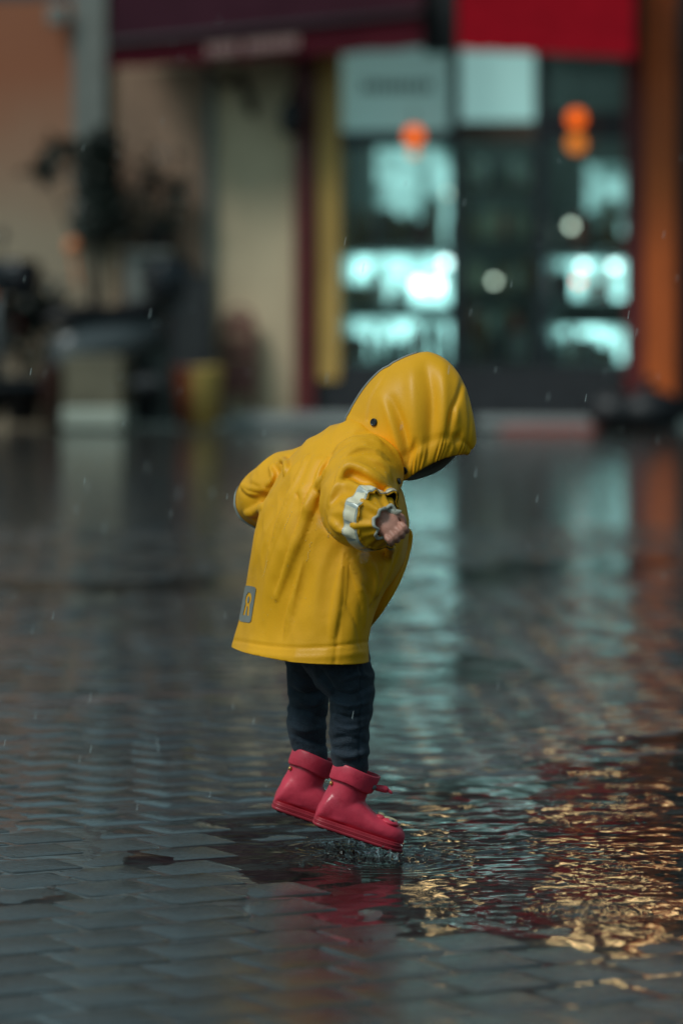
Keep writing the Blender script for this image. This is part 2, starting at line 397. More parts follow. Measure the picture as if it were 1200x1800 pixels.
# standing water: real sheets with wind ripples, ripple rings from the boots and from falling drops
M['water'] = thin_glass('puddle_water', 0.055, (0.93, 0.95, 0.95), 1.33)
M['far_water'] = thin_glass('far_puddle_water', 0.07, (0.93, 0.95, 0.95), 1.33, bumps=((60, 0.05, (1, 1, 1)),), coords='Object')
def waves(X, Y, n, lmin, lmax, slope, seed, aniso=0.0):
    r = np.random.default_rng(seed); Z = np.zeros_like(X)
    for _ in range(n):
        l = math.exp(r.uniform(math.log(lmin), math.log(lmax))); a = r.uniform(0, math.pi) if r.random() > aniso else math.pi / 2 + r.normal(0, .35); k = 2 * math.pi / l
        # slowly wandering phase, so that no long straight crests appear
        ph = r.uniform(0, 6.28) + 1.6 * np.sin(2 * math.pi * (X * r.uniform(-1, 1) + Y * r.uniform(-1, 1)) / (l * 6) + r.uniform(0, 6.28)) + 1.3 * np.sin(2 * math.pi * (X * r.uniform(-1, 1) + Y * r.uniform(-1, 1)) / (l * 4) + r.uniform(0, 6.28))
        Z += slope / k * math.sqrt(2.0 / n) * np.sin(k * (X * math.cos(a) + Y * math.sin(a)) + ph)
    return Z
def sheet(name, x0, x1, y0, y1, st, fn, m):
    gx = np.arange(x0, x1 + st / 2, st); gy = np.arange(y0, y1 + st / 2, st); XX, YY = np.meshgrid(gx, gy); ZZ = fn(XX, YY); ny, nx = XX.shape
    ii, jj = np.meshgrid(np.arange(ny - 1), np.arange(nx - 1), indexing='ij'); a0 = (ii * nx + jj).ravel(); nf = len(a0)
    me = bpy.data.meshes.new(name); me.vertices.add(nx * ny); me.vertices.foreach_set('co', np.stack((XX.ravel(), YY.ravel(), ZZ.ravel()), 1).astype(np.float32).ravel())
    me.loops.add(nf * 4); me.loops.foreach_set('vertex_index', np.stack((a0, a0 + 1, a0 + nx + 1, a0 + nx), 1).astype(np.int32).ravel())
    me.polygons.add(nf); me.polygons.foreach_set('loop_start', np.arange(nf, dtype=np.int32) * 4); me.polygons.foreach_set('use_smooth', [True] * nf); me.update(calc_edges=True); me.materials.append(m)
    o = bpy.data.objects.new(name, me); col.objects.link(o); return tag(o, kind='structure')
drops = [(0.06, -0.05, 0.09, 0.0007, 0.026), (0.0, 0.10, 0.07, 0.0006, 0.024)]
for _ in range(130):
    drops.append((rng.uniform(-1.0, 1.1), rng.uniform(-1.0, 1.4), rng.uniform(0.015, 0.06), rng.uniform(0.0002, 0.0007), rng.uniform(0.011, 0.018)))
def near_water(X, Y):
    sg = lambda v: 1 / (1 + np.exp(-v))
    right = 0.30 + 0.70 * sg((X - 0.04 + 0.10 * np.sin(Y * 4)) / 0.10)                            # livelier where the child has run
    patchy = 0.62 + 0.38 * np.sin(X * 5.1 + 2 * np.sin(Y * 3.3)) * np.sin(Y * 4.3 + 1)
    Z = waves(X, Y, 60, 0.018, 0.055, 0.044, 21) * right * patchy * sg((0.45 - Y) / 0.15) * (0.30 + 0.70 * sg((Y + 0.72) / 0.08))
    Z += waves(X, Y, 50, 0.040, 0.12, 0.038, 23) * (0.45 + 0.55 * right) * sg((Y + 0.1) / 0.2) * sg((1.55 - Y) / 0.16) * patchy
    Z += waves(X, Y, 40, 0.09, 0.6, 0.014, 31)
    for (cx, cy, rad, amp, wl) in drops:
        dd = np.hypot(X - cx, Y - cy); k = dd < rad * 2.6
        Z[k] += amp * np.sin(2 * np.pi * (dd[k] - rad) / wl) * np.exp(-((dd[k] - rad) / (rad * 0.6)) ** 2)
    return Z
sheet('puddle_water', -1.0, 1.2, -1.3, 2.2, 0.006, near_water, M['water'])
sheet('far_puddle_water', -3.0, 3.0, 2.2, 8.7, 0.025, lambda X, Y: waves(X, Y, 40, 0.09, 0.6, 0.014, 31) - .0005, M['far_water'])

# ------------------------------------------------------------------ the child
person = empty('person', tuple(at(600, 1503, 0.0) * np.array((1, 1, 0))), 0,
               'toddler in yellow hooded raincoat and red rubber boots hopping in the puddle', 'person')
PL = np.array(person.location)
def pobj(name, V, F, m, parent=None, smooth=True):
    """mesh given in world space, stored relative to the person's base"""
    return mesh_obj(name, np.asarray(V) - PL, F, m, person if parent is None else parent, smooth)
def pmb(name, mb, m, parent=None, smooth=True): return pobj(name, np.array(mb.V), mb.F, m, parent, smooth)

YAW = R(28)
def ring(pb, pf, bw, m=64, flare=0.0, ph=0.0):
    B, Fp = at(*pb), at(*pf); C = (B + Fp) / 2; E = (Fp - B) / 2; e = np.linalg.norm(E)
    t = YAW; bw = min(bw, e / math.sin(t) * 0.93); a = math.sqrt(e * e - (bw * math.sin(t)) ** 2) / math.cos(t); out = []
    for j in range(m):
        s = 2 * math.pi * j / m; k = 1 + flare * (0.6 * math.sin(5 * s + ph) + 0.4 * math.sin(8 * s + 2.1 * ph + 1))
        x = (a * math.cos(s) * math.cos(t) - bw * math.sin(s) * math.sin(t)) / e; y = a * math.cos(s) * math.sin(t) + bw * math.sin(s) * math.cos(t)
        out.append(C + E * x * k + np.array((0, 1, 0)) * y * k)
    return out

rows = [  # back point, front point, lateral half width, flare
    (402, 1205, 648, 1208, .160, .030), (407, 1158, 646, 1165, .158, .028), (424, 1090, 643, 1115, .152, .022), (436, 1020, 662, 1060, .148, .016),
    (448, 950, 698, 1000, .143, .010), (466, 885, 713, 950, .138, .006), (492, 830, 713, 905, .132, .003), (525, 790, 708, 875, .122, .0), (562, 765, 702, 858, .100, 0), (598, 745, 700, 848, .070, 0), (630, 735, 705, 835, .052, 0)]
RW = catmull(rows, 60)
coat = MB(); coat.grid([ring((r[0], r[1]), (r[2], r[3]), r[4], 72, max(0, r[5]), 0.6) for r in RW])
near_sl = [(655, 815, -.02, .050), (645, 828, -.075, .053), (634, 850, -.125, .0545), (623, 882, -.175, .0515), (622, 899, -.205, .049), (636, 911, -.232, .0465), (654, 915, -.252, .0435), (664, 917, -.262, .0405)]
P, rr = smooth_path(near_sl, 26); coat.tube(P, rr, 28)
far_sl = [(600, 835, .04, .050), (555, 838, .100, .051), (514, 848, .135, .050), (484, 862, .160, .048), (466, 874, .185, .0440), (457, 882, .215, .039)]
P2, rr2 = smooth_path(far_sl, 22); coat.tube(P2, rr2, 28)
V, F, E = remesh(coat, 0.0036, 8)
# rolls of slack cloth laid on the coat before it is fused again: (points, radius m, how far it stands out)
Pb = topx(V); Nb = normals(V, F); base_coat = MB(); base_coat.V = [tuple(v) for v in V]; base_coat.F = list(F)
def front_pt(px, py):
    d = np.hypot(Pb[:, 0] - px, Pb[:, 1] - py); c = np.where(d < 5)[0]
    if not len(c): c = np.argsort(d)[:6]
    k = c[np.argmin(V[c, 1])]; return V[k], Nb[k]
for pts, r0, out_ in (
    ([(596, 846), (603, 829), (622, 822), (650, 834), (676, 856), (694, 878)], .0105, .0035), ([(576, 884), (584, 863), (600, 850), (618, 853), (634, 862)], .0095, .0020), ([(604, 802), (640, 789), (682, 802)], .0085, .0020),
    ([(588, 792), (612, 776), (645, 768), (668, 776)], .0080, .0022), ([(576, 914), (592, 929), (614, 938)], .0080, .0020), ([(636, 856), (664, 871), (690, 890)], .0075, .0026), ([(574, 806), (562, 834), (556, 866)], .0080, .0022), ([(600, 880), (618, 884), (634, 896)], .0065, .0018), ([(650, 800), (676, 816), (692, 842)], .0075, .0020),
    ([(540, 800), (520, 850), (497, 910), (468, 990)], .0095, .0020), ([(582, 812), (566, 840), (546, 884), (518, 960), (486, 1050)], .0110, .0022), ([(604, 965), (594, 1040), (580, 1120)], .0095, .0016), ([(530, 980), (512, 1060), (498, 1120)], .0090, .0014),
    ([(640, 975), (660, 1010), (652, 1060)], .0075, .0022), ([(620, 985), (640, 1040), (640, 1100)], .0070, .0018), ([(690, 958), (682, 1000), (664, 1046)], .0065, .0020),
    ([(424, 852), (440, 863), (464, 868)], .0080, .0024), ([(470, 818), (480, 836), (470, 852)], .0065, .0022), ([(494, 806), (504, 818), (500, 832)], .0060, .0022), ([(430, 905), (448, 900), (462, 890)], .0065, .0018)):
    c_ = catmull(pts, 6 * len(pts)); q_ = np.array([front_pt(*p)[0] - front_pt(*p)[1] * (r0 - 3.6 * out_) for p in c_])
    for _ in range(6): q_[1:-1] = (q_[:-2] + q_[1:-1] * 2 + q_[2:]) / 4
    base_coat.tube(q_, [r0 * (0.45 + 0.55 * math.sin(math.pi * t)) for t in np.linspace(0.06, 0.94, len(q_))], 12)
V, F, E = remesh(base_coat, 0.0030, 2, 0.45)
V = fbm(V, (14, 12, 9), 2, 0.0022, F, 3)
_hz = V[:, 2] + 0.25 * V[:, 0]
V = drape(V, F, (11, 11, 2.6), 3, 0.0042, np.clip((0.62 - V[:, 2]) / 0.25, 0.15, 1))
V = drape(V, F, (34, 34, 24), 15, 0.0011, np.clip((V[:, 2] - 0.45) / 0.08, 0.2, 1))
V = drape(V, F, (20, 20, 13), 8, 0.0026, np.clip((V[:, 2] - 0.42) / 0.10, 0.1, 1) * np.clip((np.linalg.norm(V - np.array(P[-1]), axis=1) - .035) / .04, 0, 1))
V = sculpt(V, F, [
    # broad drapes of the back and side
    ([(508, 850), (480, 925), (456, 1000)], 13, -4.0), ([(532, 870), (502, 950), (470, 1040), (452, 1100)], 15, 3.2), ([(566, 905), (546, 985), (512, 1070), (484, 1125)], 19, -5.0),
    ([(560, 980), (560, 1060), (545, 1130)], 18, 3.0), ([(470, 880), (446, 950), (438, 1010)], 9, 2.0), ([(530, 860), (536, 885), (537, 905)], 7, 2.2), ([(520, 866), (527, 878)], 4, -3.5, 'v'),
    ([(545, 800), (520, 850), (495, 900)], 8, -2.5), ([(560, 790), (540, 840), (528, 868)], 9, 2.4), ([(582, 800), (565, 830), (553, 865)], 6, -4.5), ([(598, 783), (575, 810)], 6, 2.0),
    ([(600, 965), (575, 1010), (570, 1080)], 14, -3.0), ([(640, 990), (628, 1060), (622, 1130)], 14, 2.5),
    ([(612, 985), (635, 1020), (652, 1048)], 6, -3.5, 'v'), ([(608, 1060), (625, 1100), (634, 1140)], 7, -2.5, 'v'), ([(640, 975), (655, 1020), (652, 1065)], 7, -3.0), ([(668, 965), (672, 1010), (655, 1060)], 7, 2.5),
    ([(700, 968), (684, 1015), (664, 1058)], 4, -3.5, 'v'),
    # side seam and hem stitching
    ([(607, 975), (603, 1050), (594, 1110), (588, 1168)], 3.0, -1.6, 'n'), ([(402, 1124), (480, 1136), (560, 1138), (648, 1128)], 2.6, -1.5, 'n'), ([(402, 1141), (480, 1153), (560, 1155), (648, 1146)], 6, 1.2, 'n'),
    # shoulder and near sleeve
    ([(606, 839), (616, 835), (640, 848), (668, 868), (694, 886)], 7, -6.5), ([(600, 822), (622, 818), (650, 832), (690, 868)], 8, 3.5), ([(612, 846), (635, 858), (655, 874)], 7, 3.2),
    ([(604, 803), (640, 790), (676, 798)], 7, -3.0), ([(596, 815), (640, 805), (690, 825)], 7, 2.2), ([(610, 783), (645, 772), (675, 780)], 6, 2.4), ([(628, 762), (655, 765), (682, 782)], 5, -2.2),
    ([(572, 868), (585, 850), (602, 838)], 7, 2.6), ([(580, 885), (600, 868), (618, 866)], 6, -2.6), ([(578, 905), (600, 900), (618, 908)], 7, 2.2), ([(590, 930), (612, 922), (632, 930)], 6, -2.6), ([(566, 862), (562, 895), (575, 930)], 6, -3.0),
    ([(620, 870), (632, 884), (640, 896)], 4, -2.2, 'v'), ([(604, 880), (622, 893), (634, 903)], 4, -2.0, 'v'), ([(640, 945), (620, 940), (604, 926)], 4, -2.2, 'v'), ([(690, 850), (680, 872)], 6, -2.0), ([(700, 845), (688, 885)], 5, 2.0),
    # far sleeve
    ([(420, 853), (432, 862), (448, 868), (470, 872)], 7, -4.0), ([(440, 842), (455, 850), (470, 862)], 7, 2.6), ([(478, 818), (488, 830), (482, 845)], 5, -2.5), ([(492, 806), (500, 812), (497, 822)], 5, 2.8), ([(428, 845), (440, 835)], 5, -2.5), ([(455, 895), (440, 905), (428, 900)], 7, 2.0)], 1.3)
_w = np.clip(1 - (np.linalg.norm(V - np.array(P[-1]) + 0.012 * np.array(unit0(P[-1] - P[-3])), axis=1) - .040) / .02, 0, 1)[:, None]; V = V * (1 - _w) + relax(V, E, 9) * _w
raincoat = pobj('raincoat', V, F, M['yellow'])
def cut(me, co, no, keep_in=True):
    bm = bmesh.new(); bm.from_mesh(me)
    bmesh.ops.bisect_plane(bm, geom=bm.verts[:] + bm.edges[:] + bm.faces[:], dist=1e-6, plane_co=co, plane_no=no, clear_outer=True)
    bm.to_mesh(me); bm.free(); me.update()
def patch(src, name, m, planes, offset, parent, keep=None, thick=0.0006):
    me = src.data.copy(); me.materials.clear(); me.materials.append(m)
    N_ = [tuple(v.normal) for v in me.vertices]
    bm = bmesh.new(); bm.from_mesh(me); bm.normal_update()
    for v in bm.verts: v.co += v.normal * offset
    for co, no in planes:
        bmesh.ops.bisect_plane(bm, geom=bm.verts[:] + bm.edges[:] + bm.faces[:], dist=1e-7, plane_co=Vector(co) - Vector(PL), plane_no=no, clear_outer=True)
    if keep:
        bmesh.ops.delete(bm, geom=[f for f in bm.faces if not keep(f)], context='FACES')
    bm.to_mesh(me); bm.free(); me.update()
    o = bpy.data.objects.new(name, me); col.objects.link(o); o.parent = parent
    return o
# hem: cut clean, the left a little higher
h0, h1 = at(407, 1145), at(646, 1151)
hn = np.cross(h1 - h0, np.array((0, 1, 0.02))); hn = hn if hn[2] < 0 else -hn; hn /= np.linalg.norm(hn)
cut(raincoat.data, Vector(h0 - PL), Vector(hn))
# open the sleeve ends
ce, ct = P[-1], P[-1] - P[-3]; ct /= np.linalg.norm(ct)
fe, ft = P2[-1], P2[-1] - P2[-3]; ft /= np.linalg.norm(ft)
coat_src = raincoat.data.copy()
for (e_, t_) in ((ce, ct), (fe, ft)):
    bm = bmesh.new(); bm.from_mesh(raincoat.data)
    q = Vector(e_ - PL); tv = Vector(t_)
    bmesh.ops.delete(bm, geom=[v for v in bm.verts if (v.co - q).length < 0.062 and (v.co - q).dot(tv) > 0.002], context='VERTS')
    bm.to_mesh(raincoat.data); bm.free()
# reflective band round the near cuff, pale segments divided by grey lines
def band(e_, t_, back0, back1, lo=0.05):
    c0 = e_ - t_ * back1; c1 = e_ - t_ * back0
    near = lambda f: (Vector(f.calc_center_median()) - Vector(c1 - PL)).length < lo
    return patch(raincoat, 'reflective_band', M['reflective'], ((c1, Vector(t_)), (c0, -Vector(t_))), 0.0012, raincoat, near)
b1 = band(ce, ct, 0.001, 0.024, 0.066); b2 = band(fe, ft, -0.004, 0.012, 0.055)
ax1 = np.cross(ct, (0, 0, 1.0)); ax1 /= np.linalg.norm(ax1); ax2 = np.cross(ct, ax1)
for k in range(11):
    a0 = 2 * math.pi * k / 11 + 0.1; a1 = a0 + 2 * math.pi / 11 * 0.80; sk = 0.18 if k % 2 else -0.12
    n0 = ax1 * (-math.sin(a0)) + ax2 * math.cos(a0) + ct * sk; n1 = ax1 * math.sin(a1) - ax2 * math.cos(a1) + ct * (0.1 - sk)
    mid = ce - ct * 0.0125; bmA = (a0 + a1) / 2; dirm = ax1 * math.cos(bmA) + ax2 * math.sin(bmA)
    patch(raincoat, 'reflective_segment', M['pale_band'], ((mid, Vector(-n0)), (mid, Vector(-n1)), (ce - ct * 0.0035, Vector(ct)), (ce - ct * 0.0215, -Vector(ct))), 0.0018, raincoat,
          lambda f, mm=mid, dm=dirm: ((Vector(f.calc_center_median()) - Vector(mm - PL)).length < 0.062 and (Vector(f.calc_center_median()) - Vector(mm - PL)).dot(Vector(dm)) > 0))
# grey emblem patch low on the back, cut out so the coat shows inside
lc = at(436, 1062, 0.0); la = np.array((math.sin(R(9)), 0, math.cos(R(9)))); lb = np.array((math.cos(R(9)), 0, -math.sin(R(9))))
def emblem_mat():
    m, t, b = new_mat('grey_emblem'); L = t.links; b.inputs['Roughness'].default_value = 0.45
    b.inputs['Base Color'].default_value = (0.22, 0.23, 0.21, 1)
    return m
M['emblem'] = emblem_mat()
def in_logo(p):
    q = topx(np.array([p]))[0] - np.array((436, 1062.0)); s = q @ np.array((math.cos(R(9)), math.sin(R(9)))); u = q @ np.array((-math.sin(R(9)), math.cos(R(9))))
    # rounded plate, inside it a ring-headed fork left open
    if abs(u) > 32 or s > 10.5 or s < -14: return False
    if (abs(s) - 5.5 > 0 and abs(u) - 27 > 0) and math.hypot(abs(s) - 5.5, abs(u) - 27) > 5: return False
    hole = math.hypot(s / 5.0, (u + 9) / 12.0) < 1 and not math.hypot(s / 1.8, (u + 8) / 6.0) < 1
    legs = 0 < u < 20 and abs(abs(s) - 2.0 - u * 0.08) < 1.7
    return not (hole or legs)
bm = bmesh.new(); bm.from_mesh(raincoat.data)
reg = [f for f in bm.faces if f.normal.y < 0.35 and abs(topx(np.array([np.array(f.calc_center_median()) + PL]))[0] - np.array((436, 1062)))[0] < 24 and abs(topx(np.array([np.array(f.calc_center_median()) + PL]))[0] - np.array((436, 1062)))[1] < 42]
rs = set(reg); bmesh.ops.delete(bm, geom=[f for f in bm.faces if f not in rs], context='FACES')
bmesh.ops.subdivide_edges(bm, edges=bm.edges[:], cuts=4, use_grid_fill=True)
bmesh.ops.delete(bm, geom=[f for f in bm.faces if not in_logo(np.array(f.calc_center_median()) + PL)], context='FACES'); bm.normal_update()
for v in bm.verts: v.co += v.normal * 0.0009
left_ = set(bm.faces); isl = []
while left_:
    st_ = [left_.pop()]; grp = list(st_)
    while st_:
        f_ = st_.pop()
        for e_ in f_.edges:
            for g_ in e_.link_faces:
                if g_ in left_: left_.discard(g_); st_.append(g_); grp.append(g_)
    isl.append(grp)
isl.sort(key=len, reverse=True)
for n_, grp in enumerate(isl[:3]):
    vi = {}; 
    for f_ in grp:
        for v_ in f_.verts: vi.setdefault(v_, len(vi))
    o_ = mesh_obj('back_emblem' if n_ == 0 else 'emblem_mark', [v_.co for v_ in vi], [[vi[v_] for v_ in f_.verts] for f_ in grp], M['emblem'], raincoat, True)
bm.free()
for o in (raincoat,):
    o.data.materials.append(M['lining'])
    sm = o.modifiers.new('thickness', 'SOLIDIFY'); sm.thickness = 0.0022; sm.offset = -1; sm.material_offset = 1; sm.material_offset_rim = 0
    o.data.polygons.foreach_set('use_smooth', [True] * len(o.data.polygons))
for o in raincoat.children:
    o.data.polygons.foreach_set('use_smooth', [True] * len(o.data.polygons))

wb = MB(); cand = np.where(normals(V, F)[:, 1] < -0.15)[0]; NV = normals(V, F)
for k in rng.choice(cand, 130, replace=False):
    if V[k, 2] < 0.34: continue
    r_ = rng.uniform(.0003, .0006); wb.ball(V[k] + NV[k] * r_ * .3, (r_, r_, r_ * rng.uniform(1, 1.9)), 4)
for (xa, ya, xb, yb) in ((500, 930, 512, 900), (540, 985, 546, 955), (575, 930, 578, 945), (470, 985, 464, 1010)):
    for t in np.linspace(0, 1, 9):
        kk = cand[np.argmin(np.hypot(*(topx(V[cand]) - np.array((xa + (xb - xa) * t, ya + (yb - ya) * t))).T) + 40 * (V[cand, 1] + .3))]; p_, n_ = V[kk], NV[kk]; wb.ball(p_ + n_ * .0003, (.0006, .0006, .0012), 5)
tag(pmb('water_beads', wb, mat('bead_water', (.80, .62, .22), .08, spec=.8), raincoat), kind='stuff')
# gathered cuff beyond the band, with a pale turned edge
cm = MB(); rings_ = []; ringsE = []
for i in range(9):
    f = i / 8; r = 0.0425 - 0.0195 * max(0.0, (f - .30) / .70) ** 0.8; c = ce + ct * (-0.012 + 0.030 * f)
    rings_.append([c + (ax1 * math.cos(a) + ax2 * math.sin(a)) * r * (1 + 0.10 * math.sin(7 * a + 2 * f) * f + 0.05 * math.sin(13 * a)) + ct * 0.003 * math.sin(5 * a) * f for a in np.linspace(0, 2 * math.pi, 72, endpoint=False)])
cm.grid(rings_ + [[p + (c0_ - p) * 0.12 for p, c0_ in zip(rings_[-1], [ce + ct * 0.016] * 72)]] + [[ce + ct * 0.002 + (ax1 * math.cos(a) + ax2 * math.sin(a)) * 0.019 for a in np.linspace(0, 2 * math.pi, 72, endpoint=False)]], False, False)
pmb('gathered_cuff', cm, M['yellow'], raincoat)
em = MB(); base = rings_[-1]; cc = sum(np.array(p) for p in base) / 72
er = [[np.array(p) + (np.array(p) - cc) / np.linalg.norm(np.array(p) - cc) * (0.0028 * math.cos(b) + 0.0010) + ct * (0.0028 * math.sin(b) + 0.0022) for p in base] for b in np.linspace(0, 2 * math.pi, 8, endpoint=False)]
em.grid(er + [er[0]], False, False); pmb('cuff_edge', em, mat('pale_cuff_edge', (0.42, 0.43, 0.36), 0.6), raincoat)
# a pale tongue of the turned cuff standing up by the thumb side
tm = MB(); tp = [at(676, 897, -.262), at(690, 902, -.272), at(703, 899, -.275)]
tm.tube(tp, [.009, .007, .0025], 12, True, 0.35, np.array((0.2, 0.9, 0.3)) / np.linalg.norm((0.2, .9, .3))); pmb('cuff_tongue', tm, mat('pale_fleece', (0.50, 0.52, 0.44), 0.8), raincoat)
# far cuff
fm = MB(); fx = np.cross(ft, (0, 0, 1.0)); fx /= np.linalg.norm(fx); fy = np.cross(ft, fx)
fr = [[fe + ft * (-0.004 + 0.03 * i / 5) + (fx * math.cos(a) + fy * math.sin(a)) * (0.034 - 0.008 * i / 5) * (1 + 0.06 * math.sin(7 * a)) for a in np.linspace(0, 2 * math.pi, 48, endpoint=False)] for i in range(6)]
fm.grid(fr, False, False); fo = pmb('gathered_cuff', fm, M['yellow'], raincoat)

# hood: arches swept from the collar over the crown to the brim
HY = R(20); lat = np.array((-math.sin(HY), math.cos(HY), 0))
sec = [  # crown px, near foot px, half width m, widest angle
    (606, 747, 699, 849, .052), (622, 713, 704, 847, .066), (650, 671, 712, 845, .077), (694, 637, 722, 838, .083), (741, 620, 742, 825, .086), (776, 629, 765, 812, .084), (801, 660, 788, 803, .078), (816, 714, 808, 799, .068), (823, 765, 820, 798, .054)]
SC = catmull(sec, 70); hr = []; PHM = R(118)
for q in SC:
    K = at(q[0], q[1], 0.0); Nn = at(q[2], q[3], -q[4] * math.sin(PHM)); W = q[4]; r_ = []
    for ph in np.linspace(-PHM, PHM, 97):
        f = (1 - math.cos(ph)) / (1 - math.cos(PHM)); s = W * math.sin(ph)
        base_n = K + (Nn - K) * f; base_n[1] = 0
        # shear by head yaw: near side further right, far side further left and lower
        xo = -math.sin(HY) * (s + (W * math.sin(PHM)) * f)
        zo = -0.012 * max(0, math.sin(ph)) * f
        r_.append(np.array((base_n[0] + xo, s * math.cos(HY), base_n[2] + zo)))
    hr.append(r_)
hn_, hm_ = len(hr), len(hr[0]); HV = np.array([p for r_ in hr for p in r_])
HF = [(i * hm_ + j, i * hm_ + j + 1, (i + 1) * hm_ + j + 1, (i + 1) * hm_ + j) for i in range(hn_ - 1) for j in range(hm_ - 1)]
if normals(HV, HF)[(hn_ // 2) * hm_ + hm_ // 2][2] < 0: HF = [f[::-1] for f in HF]
HE = np.array([(i * hm_ + j, i * hm_ + j + 1) for i in range(hn_) for j in range(hm_ - 1)] + [(i * hm_ + j, (i + 1) * hm_ + j) for i in range(hn_ - 1) for j in range(hm_)])
def subdiv_grid(V, n, m, k):
    G = V.reshape(n, m, 3); A = np.stack([np.interp(np.linspace(0, n - 1, n * k), np.arange(n), G[:, j, c]) for j in range(m) for c in range(3)], 1).reshape(n * k, m, 3)
    return A.reshape(-1, 3), n * k, m
HV, hn_, hm_ = subdiv_grid(HV, hn_, hm_, 2)
HF = [(i * hm_ + j, i * hm_ + j + 1, (i + 1) * hm_ + j + 1, (i + 1) * hm_ + j) for i in range(hn_ - 1) for j in range(hm_ - 1)]
if normals(HV, HF)[(hn_ // 2) * hm_ + hm_ // 2][2] < 0: HF = [f[::-1] for f in HF]
HE = np.array([(i * hm_ + j, i * hm_ + j + 1) for i in range(hn_) for j in range(hm_ - 1)] + [(i * hm_ + j, (i + 1) * hm_ + j) for i in range(hn_ - 1) for j in range(hm_)])
HV = relax(HV, HE, 2); HV = drape(HV, HF, (13, 13, 8), 12, 0.0018, np.ones(len(HV)))
HV = sculpt(HV, HF, [
    ([(748, 640), (757, 690), (758, 745), (752, 795)], 12, -6.0), ([(722, 640), (726, 700), (730, 760)], 13, 3.5), ([(778, 640), (780, 700), (776, 770)], 11, 3.2), ([(688, 702), (702, 735), (713, 775), (718, 815)], 8, -5.5), ([(672, 700), (690, 750), (703, 800)], 8, 3.0),
    ([(815, 662), (806, 695), (794, 725), (786, 770)], 5, -3.2), ([(808, 760), (802, 775), (797, 785)], 5, -3.5), ([(800, 715), (803, 745)], 6, 2.5), ([(730, 775), (722, 800), (716, 822)], 5, -3.0), ([(742, 780), (738, 805)], 6, 2.2),
    ([(684, 641), (668, 672), (652, 702), (646, 738)], 3, -1.6, 'n'), ([(822, 690), (826, 740), (822, 790)], 3, -1.5, 'n'),
    ([(612, 735), (640, 751), (668, 776), (688, 812), (698, 845)], 6, 1.2, 'n')], 1.3)
# ruched elastic along the face opening (near and far edge of the sweep)
G = HV.reshape(hn_, hm_, 3); NH = normals(HV, HF).reshape(hn_, hm_, 3)
for i in range(hn_):
    f = i / (hn_ - 1)
    if f < 0.16: continue
    for j in range(hm_):
        dj = min(j, hm_ - 1 - j); a = math.exp(-((dj - 3) / 4.0) ** 2); g = math.exp(-((dj - 8.5) / 1.3) ** 2)
        wv = math.sin(i * 0.85 + 2.6 * math.sin(i * 0.21) + 1.3 * math.sin(i * 0.067)) * (0.6 + 0.4 * math.sin(i * 0.37 + 1))
        G[i, j] += NH[i, j] * (0.0016 * wv * a - 0.0018 * g + 0.0012 * a)
HV = G.reshape(-1, 3)
hood = pobj('hood', HV, HF, M['yellow'], raincoat); hood.data.materials.append(M['lining'])
sm = hood.modifiers.new('thickness', 'SOLIDIFY'); sm.thickness = 0.0028; sm.offset = -1; sm.material_offset = 1; sm.material_offset_rim = 0
# collar flap of the hood over the coat, brim band, piping, grey inner edge
G = HV.reshape(hn_, hm_, 3); mid = hm_ // 2
pip = MB(); pip.tube([G[i, mid] + NH[i, mid] * 0.0006 for i in range(0, int(hn_ * 0.48), 3)], 0.0019, 8); pmb('piping', pip, M['piping'], raincoat)
lrows = []; lb_ = catmull([(704, 838), (716, 842), (738, 838), (762, 829), (782, 815), (797, 799), (806, 785)], 24); nl = 24
for k in range(8):
    lrows.append([at(q[0] - 2.0 * k + (k == 0) * 1.0, q[1] - 8.0 * k, .022 + .030 * math.sin(k / 7 * 1.5) + .012 * math.sin(math.pi * t)) for t, q in zip(np.linspace(0, 1, nl), lb_)])
LV = [p for r_ in lrows for p in r_]; LF = [(i * nl + j, i * nl + j + 1, (i + 1) * nl + j + 1, (i + 1) * nl + j) for i in range(7) for j in range(nl - 1)]
lo_ = pobj('inner_lining', LV, LF, M['lining'], raincoat); sl_ = lo_.modifiers.new('thickness', 'SOLIDIFY'); sl_.thickness = 0.004
def on_surface(Vs, Ns, px, py):
    Pp = topx(Vs); d = np.hypot(Pp[:, 0] - px, Pp[:, 1] - py); c = np.where((d < 7) & (Ns[:, 1] < 0))[0]; k = c[np.argmin(Vs[c, 1])] if len(c) else np.argmin(d); return Vs[k], Ns[k]
NHf = NH.reshape(-1, 3)
def snap_at(px, py, Vs, Ns, r=0.0062):
    p, n = on_surface(Vs, Ns, px, py); n = Vector(n); q = n.to_track_quat('Z', 'Y').to_matrix(); s = MB()
    s.lathe([(r * .98, -.001), (r, .0012), (r * .8, .0026), (r * .72, .0020), (r * .3, .0022), (0.0001, .0022)], n=20)
    o = pobj('snap', np.array([np.array(q @ Vector(v)) for v in s.V]) + p + np.array(n) * 0.0008, s.F, M['snap'], raincoat)
snap_at(652, 744, HV, NHf); snap_at(704, 832, HV, NHf)
cN = normals(V, F); snap_at(706, 845, V, cN, 0.005)
# front placket, the strip of the open front edge seen past the hand
pk = MB(); pp = [at(714, 940, -.02), at(711, 962, -.02), at(700, 1000, -.03), at(684, 1034, -.035), at(664, 1066, -.03), at(648, 1092, -.015), at(636, 1112, .0)]
pk.tube(catmull(pp, 20), [.011] * 14 + [.010, .009, .008, .007, .005, .003], 14, True, 0.25, np.array((0.45, 0.85, 0.2)) / np.linalg.norm((.45, .85, .2))); pmb('front_placket', pk, M['yellow'], raincoat)

